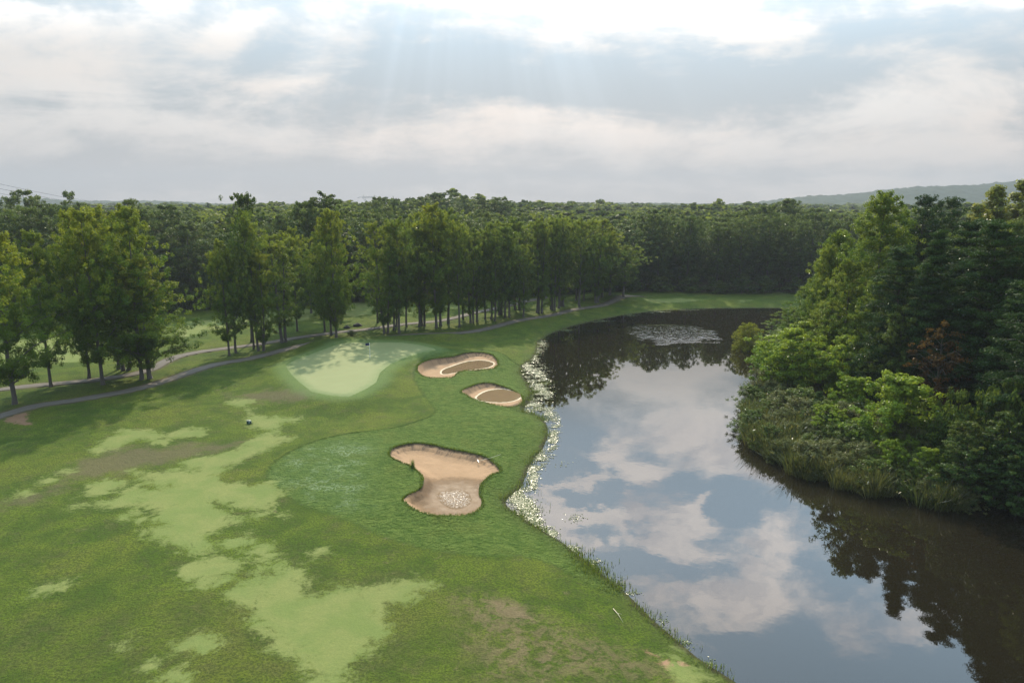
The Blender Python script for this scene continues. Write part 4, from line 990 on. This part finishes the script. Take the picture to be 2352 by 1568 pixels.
# dark green marker box on the fairway
bx_, by_ = gp(573, 971); bo = empty('marker_box', (bx_, by_, surf(bx_, by_)), .15)
bo.scale = (.62, .62, .62)
tag(bo, 'small dark green plastic box with rounded side standing on the pale turf patch', 'box')
Vd, Fd = tube([(0,-.26,.30),(0,.26,.30)], [.30,.30], 16); 
Vd = Vd*[1.1,1,1.0]; 
quad_obj('body', [(Vd, Fd), boxq((-.22,0,.27), (.42,.50,.56)), boxq((.05,0,.08),(.6,.44,.18))], M_green, bo)
quad_obj('lid', [boxq((-.20,0,.575), (.50,.56,.05))], M_green, bo)
quad_obj('emblem', [tube([(.03,-.268,.32),(.03,-.285,.32)], [.11,.11], 14), boxq((.03,-.287,.32), (.10,.012,.035))], M_pale, bo)
# bunker rake
rk = gp(1099, 1063, -.35); rz_ = -.20
ro = empty('bunker_rake', (rk[0], rk[1], rz_), .25); tag(ro, 'wooden-handled rake lying at the right side of the large bunker', 'rake')
quad_obj('handle', [tube([(0,0,.05),(1.2,.25,.16),(2.3,.48,.33)], [.024,.022,.020], 6)], M_wood, ro)
quad_obj('rake_head', [boxq((-.03,0,.06), (.06,.62,.05))] + [boxq((-.03,-.27+.09*k,0), (.025,.02,.12)) for k in range(7)], M_white, ro)
# dead reed stalk on the bank
a = gp(1409, 1384, -.2); c = gp(1432, 1415, -.15)
za, zc = surf(*a)+.05, surf(*c)+.05
st = link('fallen_branch', mesh_np('fallen_branch', *joinq([tube([(0,0,0), ((c[0]-a[0])*.5, (c[1]-a[1])*.5+.05, (zc-za)*.5+.06), (c[0]-a[0], c[1]-a[1], zc-za)], [.024,.018,.008], 6),
     tube([((c[0]-a[0])*.4, (c[1]-a[1])*.4+.03, .05), ((c[0]-a[0])*.55+.2, (c[1]-a[1])*.55, .16)], [.015,.006], 5)]), M_wood, True), None, (a[0], a[1], za))
tag(st, 'pale fallen branch lying on the grass bank near the water', 'branch')
# stones beside the rear path
def stone(x, y, s, lb, seed):
    rs_ = np.random.RandomState(seed); V = []; Fq = []
    m_, k_ = 8, 12
    ph = rs_.uniform(0, 6, 6)
    for i in range(m_+1):
        t_ = math.pi*i/m_
        for j in range(k_):
            p_ = 2*math.pi*j/k_; r_ = s*(1+.16*math.sin(2*p_+ph[0]+i)+.12*math.sin(3*p_+ph[1])*math.sin(2*t_+ph[2]))
            V.append((r_*math.sin(t_)*math.cos(p_)*1.2, r_*math.sin(t_)*math.sin(p_), r_*math.cos(t_)*.7+s*.35))
    for i in range(m_):
        for j in range(k_): Fq.append((i*k_+j, (i+1)*k_+j, (i+1)*k_+(j+1) % k_, i*k_+(j+1) % k_))
    o_ = link('boulder', mesh_np('boulder', V, Fq, M_stone, True), None, (x, y, surf(x, y)-.1)); tag(o_, lb, 'boulder', 'boulders by the rear cart path')
stone(*gp(797, 753), .55, 'dark boulder beside the rear cart path, left of the two above the green', 1)
stone(*gp(821, 749), .70, 'larger dark boulder beside the rear cart path, right of the two above the green', 2)
x, y = gp(808, 773); plant('under', x, y, 1.1, 1.6, 'tiny dark shrub on the grass just behind the putting green')
# reed tuft on the big bunker lip
tx, ty = z6([(1210,1045)])[0]; c_ = gp(tx, ty); q = np.random.RandomState(9).normal(0, .09, (60, 2)) + c_
pv, pf, pt = blades(q[:,0], q[:,1], terrain(q[:,0], q[:,1], False)-.1, np.random.RandomState(2).uniform(.5, 1.0, 60), np.random.RandomState(3), .03, .25)
tag(link('grass_tuft', mesh_np('grass_tuft', pv, pf, L_gr, False, {'tint': ('FACE', pt*.3)})), 'upright tuft of dark grass on the left lip of the large bunker', 'grass tuft')

# ragged turf along the bunker lips and in the rough (stuff)
rs = np.random.RandomState(31); LQ = []
for i, P_ in enumerate(bunk_w):
    Q_ = np.vstack([P_, P_[:1]]); dd2 = np.hypot(*np.diff(Q_, axis=0).T); s_2 = np.concatenate([[0], np.cumsum(dd2)])
    m_ = int(s_2[-1]*70); tt_ = rs.uniform(0, s_2[-1], m_); b2 = np.column_stack([np.interp(tt_, s_2, Q_[:,0]), np.interp(tt_, s_2, Q_[:,1])])
    ctr = P_.mean(0); outw = b2-ctr; outw /= np.linalg.norm(outw, axis=1)[:, None]
    b2 = b2 + outw*(rs.uniform(-.10, .30, (m_, 1)) + .10*np.sin(tt_*2.3)[:, None]); LQ.append(b2[seg_dist(b2[:,0], b2[:,1], P_) > -.10])
LQ = np.vstack(LQ); hz = terrain(LQ[:,0], LQ[:,1], False)
pv, pf, pt = blades(LQ[:,0], LQ[:,1], hz-.03, rs.uniform(.08, .20, len(LQ)), rs, .03, .9)
L_tf = leaf_mat('turf_blades', (.060,.105,.014), (.120,.155,.025), None, .35, .02, var=0.)
tag(link('lip_grass', mesh_np('lip_grass', pv, pf, L_tf, False, {'tint': ('FACE', pt)})), 'ragged grass hanging over the bunker lips', 'grass', kind='stuff')

# lattice pylon on the horizon and its cables
PY = 900.; px_ = xat(850, PY); pz = float(terrain(np.array([px_]), np.array([PY]), False)[0]); ptz = ztop(850, 450, PY)
py = empty('transmission_tower', (px_, PY, pz), .12); tag(py, 'steel lattice pylon with wide crossarm faint on the horizon', 'pylon')
Hh = ptz-pz; r_ = .22
def bars(L, rad=r_): return [tube([a_, b_], [rad, rad], 4, False) for a_, b_ in L]
wz_ = Hh*.62
for sx in (-1, 1):
    L = [((sx*4, -3, 0), (sx*1.2, -.8, wz_)), ((sx*4, 3, 0), (sx*1.2, .8, wz_))]
    for k in range(6):
        f0, f1 = k/6, (k+1)/6; p = lambda f, yy: (sx*(4-2.8*f), yy*(3-2.2*f), wz_*f)
        L += [(p(f0, -1), p(f1, 1)), (p(f0, 1), p(f1, -1)), (p(f1, -1), p(f1, 1))]
    quad_obj('leg', bars(L), M_steel, py)
for sx in (-1, 1):
    L = [((sx*1.2, 0, wz_), (sx*7.5, 0, Hh-2.6)), ((sx*.3, 0, wz_), (sx*5.2, 0, Hh-2.6))]
    L += [((sx*(1.2+6.3*f), 0, wz_+(Hh-2.6-wz_)*f), (sx*(.3+4.9*(f+.12)), 0, wz_+(Hh-2.6-wz_)*(f+.12))) for f in (.1, .3, .5, .7)]
    quad_obj('tower_fork', bars(L), M_steel, py)
L = [((-15, 0, Hh-2.6), (15, 0, Hh-2.6)), ((-9, 0, Hh-.6), (9, 0, Hh-.6)), ((-15, 0, Hh-2.6), (-9, 0, Hh-.6)), ((15, 0, Hh-2.6), (9, 0, Hh-.6)), ((-7, 0, Hh-.6), (-7, 0, Hh+1.4)), ((7, 0, Hh-.6), (7, 0, Hh+1.4))]
for k in range(-9, 9, 2): L += [((k, 0, Hh-.6), (k+1, 0, Hh-2.6)), ((k+1, 0, Hh-2.6), (k+2, 0, Hh-.6))]
quad_obj('crossarm', bars(L), M_steel, py)
for i, (v0, lb) in enumerate([(416, 'uppermost thin power cable sagging behind the far left oaks'), (428, 'middle thin power cable sagging behind the far left oaks'), (440, 'lowest thin power cable sagging behind the far left oaks')]):
    P0 = np.array([xat(-700, 210), 210., ztop(-700, v0-200-8*i, 210)]); P1 = np.array([px_-7+7*i, PY, ptz-4])
    A = np.array([xat(0, 260), 260., ztop(0, v0, 260)]); B = np.array([xat(300, 430), 430., ztop(300, 470+i*4, 430)])
    pts_ = [P0 + (A-P0)*f for f in np.linspace(0, 1, 6)] + [A + (B-A)*f + np.array([0, 0, -1.5*math.sin(math.pi*f)]) for f in np.linspace(.1, 1, 10)]
    tag(quad_obj('power_cable', [tube(pts_, [.085]*len(pts_), 5)], M_wire), lb, 'power cable', 'power cables at the far left')
ux = xat(548, 230); uz = surf(ux, 230); ut = ztop(548, 470, 230)
up_ = empty('utility_pole', (ux, 230, uz)); tag(up_, 'thin utility pole with short crossarm rising from the far canopy', 'utility pole')
quad_obj('pole', [tube([(0,0,-.3),(0,0,ut-uz)], [.22,.15], 8)], M_pole, up_); quad_obj('crossarm', [boxq((0,0,ut-uz-.8), (2.6,.18,.2))], M_pole, up_)

# ------------------------------------------------------------------ far canopy (stuff) and hills
def ridge_v(u): return np.interp(u, [-900,-300,0,60,130,300,450,700,850,1250,1400,1560,1700,1760,1850,1960,2060,2130,2250,2352,2500,2900,3400],
                                     [452,455,458,457,462,463,466,471,469,469,467,468,467,463,453,445,435,431,424,413,405,400,410])
LOW = [tree_mesh(200+i, 22, 12.5, .1, prof_oak, 34, 4, 8+i, 1.55, L_far, 1.7, .7, .5, irr=.45, asp=.8, limbs=1) for i in range(3)]
LOW.append(tree_mesh(204, 23, 8.5, .1, prof_row, 30, 4, 8, 1.3, L_far, 1.4, .7, .5, irr=.4, asp=.8, limbs=1))
lowobs = []
for i, t_ in enumerate(LOW):
    ob = bpy.data.objects.new('canopy_tree', t_['crown']); lowobs.append(ob)
rs = np.random.RandomState(21); P = []
Yc = 0.
y_ = 176.
while y_ < 1560:
    sp = 8.0*(y_/180)**.5; xs_ = np.arange(-.95*y_-60, .95*y_+60, sp); 
    yy_ = y_ + rs.uniform(-.45, .45, len(xs_))*sp; xx_ = xs_ + rs.uniform(-.4, .4, len(xs_))*sp
    k = yy_ > edgeY(xx_) + 36 + 0*xx_
    k |= (np.abs(xx_) > 175) & (yy_ > edgeY(xx_)+10)
    P.append(np.column_stack([xx_[k], yy_[k], np.full(k.sum(), sp/8.0)])); y_ += sp*.9
P = np.vstack(P)
# right bank beyond the woods
q = rs.uniform([70, 95], [230, 190], (170, 2)); k = (q[:,0] > 78+.0*(q[:,1]));  k &= q[:,0] > np.interp(q[:,1], [95, 190], [72, 105])
P = np.vstack([P, np.column_stack([q[k], np.full(k.sum(), 1.)])])
q = rs.uniform([60, 40], [230, 95], (230, 2)); k = q[:,0] > np.interp(q[:,1], [40, 60, 95], [88, 62, 78])
P = np.vstack([P, np.column_stack([q[k], np.full(k.sum(), .9)])])
gz_ = terrain(P[:,0], P[:,1], False)
me = bpy.data.meshes.new('forest'); me.vertices.add(len(P)); me.vertices.foreach_set('co', np.column_stack([P[:,0], P[:,1], gz_]).astype(np.float32).ravel())
lump = 1 + .10*np.sin(P[:,0]*.02+P[:,1]*.013) + .09*np.sin(P[:,0]*.051-P[:,1]*.03) + .10*(rs.uniform(0, 1, len(P)) > .93)
hs = rs.uniform(.70, .93, len(P))*lump; hs = np.where(P[:,1] < 330, np.minimum(hs, .88), hs)
wsx = P[:,2]*rs.uniform(.85, 1.2, len(P))
a = me.attributes.new('scl', 'FLOAT_VECTOR', 'POINT'); a.data.foreach_set('vector', np.column_stack([wsx, wsx, hs]).astype(np.float32).ravel())
a = me.attributes.new('rz', 'FLOAT', 'POINT'); a.data.foreach_set('value', rs.uniform(0, 6.28, len(P)).astype(np.float32))
fo = link('forest', me); tag(fo, 'unbroken green forest canopy rolling away to the horizon', 'forest', kind='stuff')
ng = bpy.data.node_groups.new('canopy', 'GeometryNodeTree')
ng.interface.new_socket('Geometry', in_out='INPUT', socket_type='NodeSocketGeometry'); ng.interface.new_socket('Geometry', in_out='OUTPUT', socket_type='NodeSocketGeometry')
gi = ng.nodes.new('NodeGroupInput'); go = ng.nodes.new('NodeGroupOutput'); jn = ng.nodes.new('GeometryNodeJoinGeometry')
for ob in lowobs[::-1]:
    oi = ng.nodes.new('GeometryNodeObjectInfo'); oi.inputs['Object'].default_value = ob; oi.inputs['As Instance'].default_value = True
    ng.links.new(oi.outputs['Geometry'], jn.inputs[0])
iop = ng.nodes.new('GeometryNodeInstanceOnPoints'); iop.inputs['Pick Instance'].default_value = True
ng.links.new(gi.outputs[0], iop.inputs['Points']); ng.links.new(jn.outputs[0], iop.inputs['Instance'])
na = ng.nodes.new('GeometryNodeInputNamedAttribute'); na.data_type = 'FLOAT_VECTOR'; na.inputs[0].default_value = 'scl'; ng.links.new(na.outputs[0], iop.inputs['Scale'])
nr_ = ng.nodes.new('GeometryNodeInputNamedAttribute'); nr_.data_type = 'FLOAT'; nr_.inputs[0].default_value = 'rz'
cxyz = ng.nodes.new('ShaderNodeCombineXYZ'); ng.links.new(nr_.outputs[0], cxyz.inputs[2]); 
e2r = ng.nodes.new('FunctionNodeEulerToRotation'); ng.links.new(cxyz.outputs[0], e2r.inputs[0]); ng.links.new(e2r.outputs[0], iop.inputs['Rotation'])
ri = ng.nodes.new('FunctionNodeRandomValue'); ri.data_type = 'INT'; ri.inputs[4].default_value = 0; ri.inputs[5].default_value = 3
ng.links.new(ri.outputs[2], iop.inputs['Instance Index']); ng.links.new(iop.outputs[0], go.inputs[0])
fo.modifiers.new('canopy', 'NODES').node_group = ng

HM, n, b, o = new_mat('wooded_hills'); v = objco(n)
c = n.mix(n.noise(v, .03, 5, .6), (.020,.036,.016), (.036,.052,.020)); c = n.mix(n.sstep(n.noise(v, .12, 3, .6), .4, .6, .5, 0), c, (.015,.026,.012))
n.l.new(c, b.inputs['Base Color']); b.inputs['Roughness'].default_value = .95; b.inputs['Specular IOR Level'].default_value = .05
xs_ = np.arange(-2300, 2300, 5.5); ys_ = np.linspace(1480, 2150, 46); XX, YY = np.meshgrid(xs_, ys_)
uu = 1176 + XX/(1750*math.cos(PITCH)+CZ*math.sin(PITCH))*F
zt = CZ + np.array([ray(1176, v_)[2]/ray(1176, v_)[1] for v_ in ridge_v(uu).ravel()]).reshape(uu.shape)*1750
wq = np.exp(-((YY-1750)/170)**2)
bmp = np.random.RandomState(4).normal(0, 1, XX.shape); bmp = (bmp + np.roll(bmp, 1, 1)*.7 + np.roll(bmp, -1, 1)*.4)*1.5
lowf = 3.5*np.sin(XX*.013+1)*np.sin(XX*.0071+YY*.004)
ZZ = 12 + (zt-12)*wq + (bmp+lowf)*.8
idx = np.arange(XX.size).reshape(XX.shape)
Fq = np.stack([idx[:-1,:-1], idx[:-1,1:], idx[1:,1:], idx[1:,:-1]], -1).reshape(-1, 4)
tag(link('hills', mesh_np('hills', np.column_stack([XX.ravel(), YY.ravel(), ZZ.ravel()]), Fq, HM, True)), kind='structure')

# ------------------------------------------------------------------ haze
hz_m = bpy.data.materials.new('haze_air'); hz_m.use_nodes = True; n = NT(hz_m.node_tree); n.n.clear()
o = n.node('ShaderNodeOutputMaterial'); pv_ = n.node('ShaderNodeVolumePrincipled'); n.l.new(pv_.outputs[0], o.inputs['Volume'])
pv_.inputs['Color'].default_value = (.40, .43, .475, 1); pv_.inputs['Density'].default_value = HAZE_DENS; pv_.inputs['Anisotropy'].default_value = .15
V, Fq = boxq((0, 0, 0), (1, 1, 1)); lo = np.array([-3700, -3700, -7.]); hi_ = np.array([3700, 3700, 175.])
V = lo + (V+.5)*(hi_-lo)
hzo = link('haze', mesh_np('haze', V, Fq, hz_m)); tag(hzo, 'thin bluish morning haze over woods and pond', 'haze', kind='stuff')
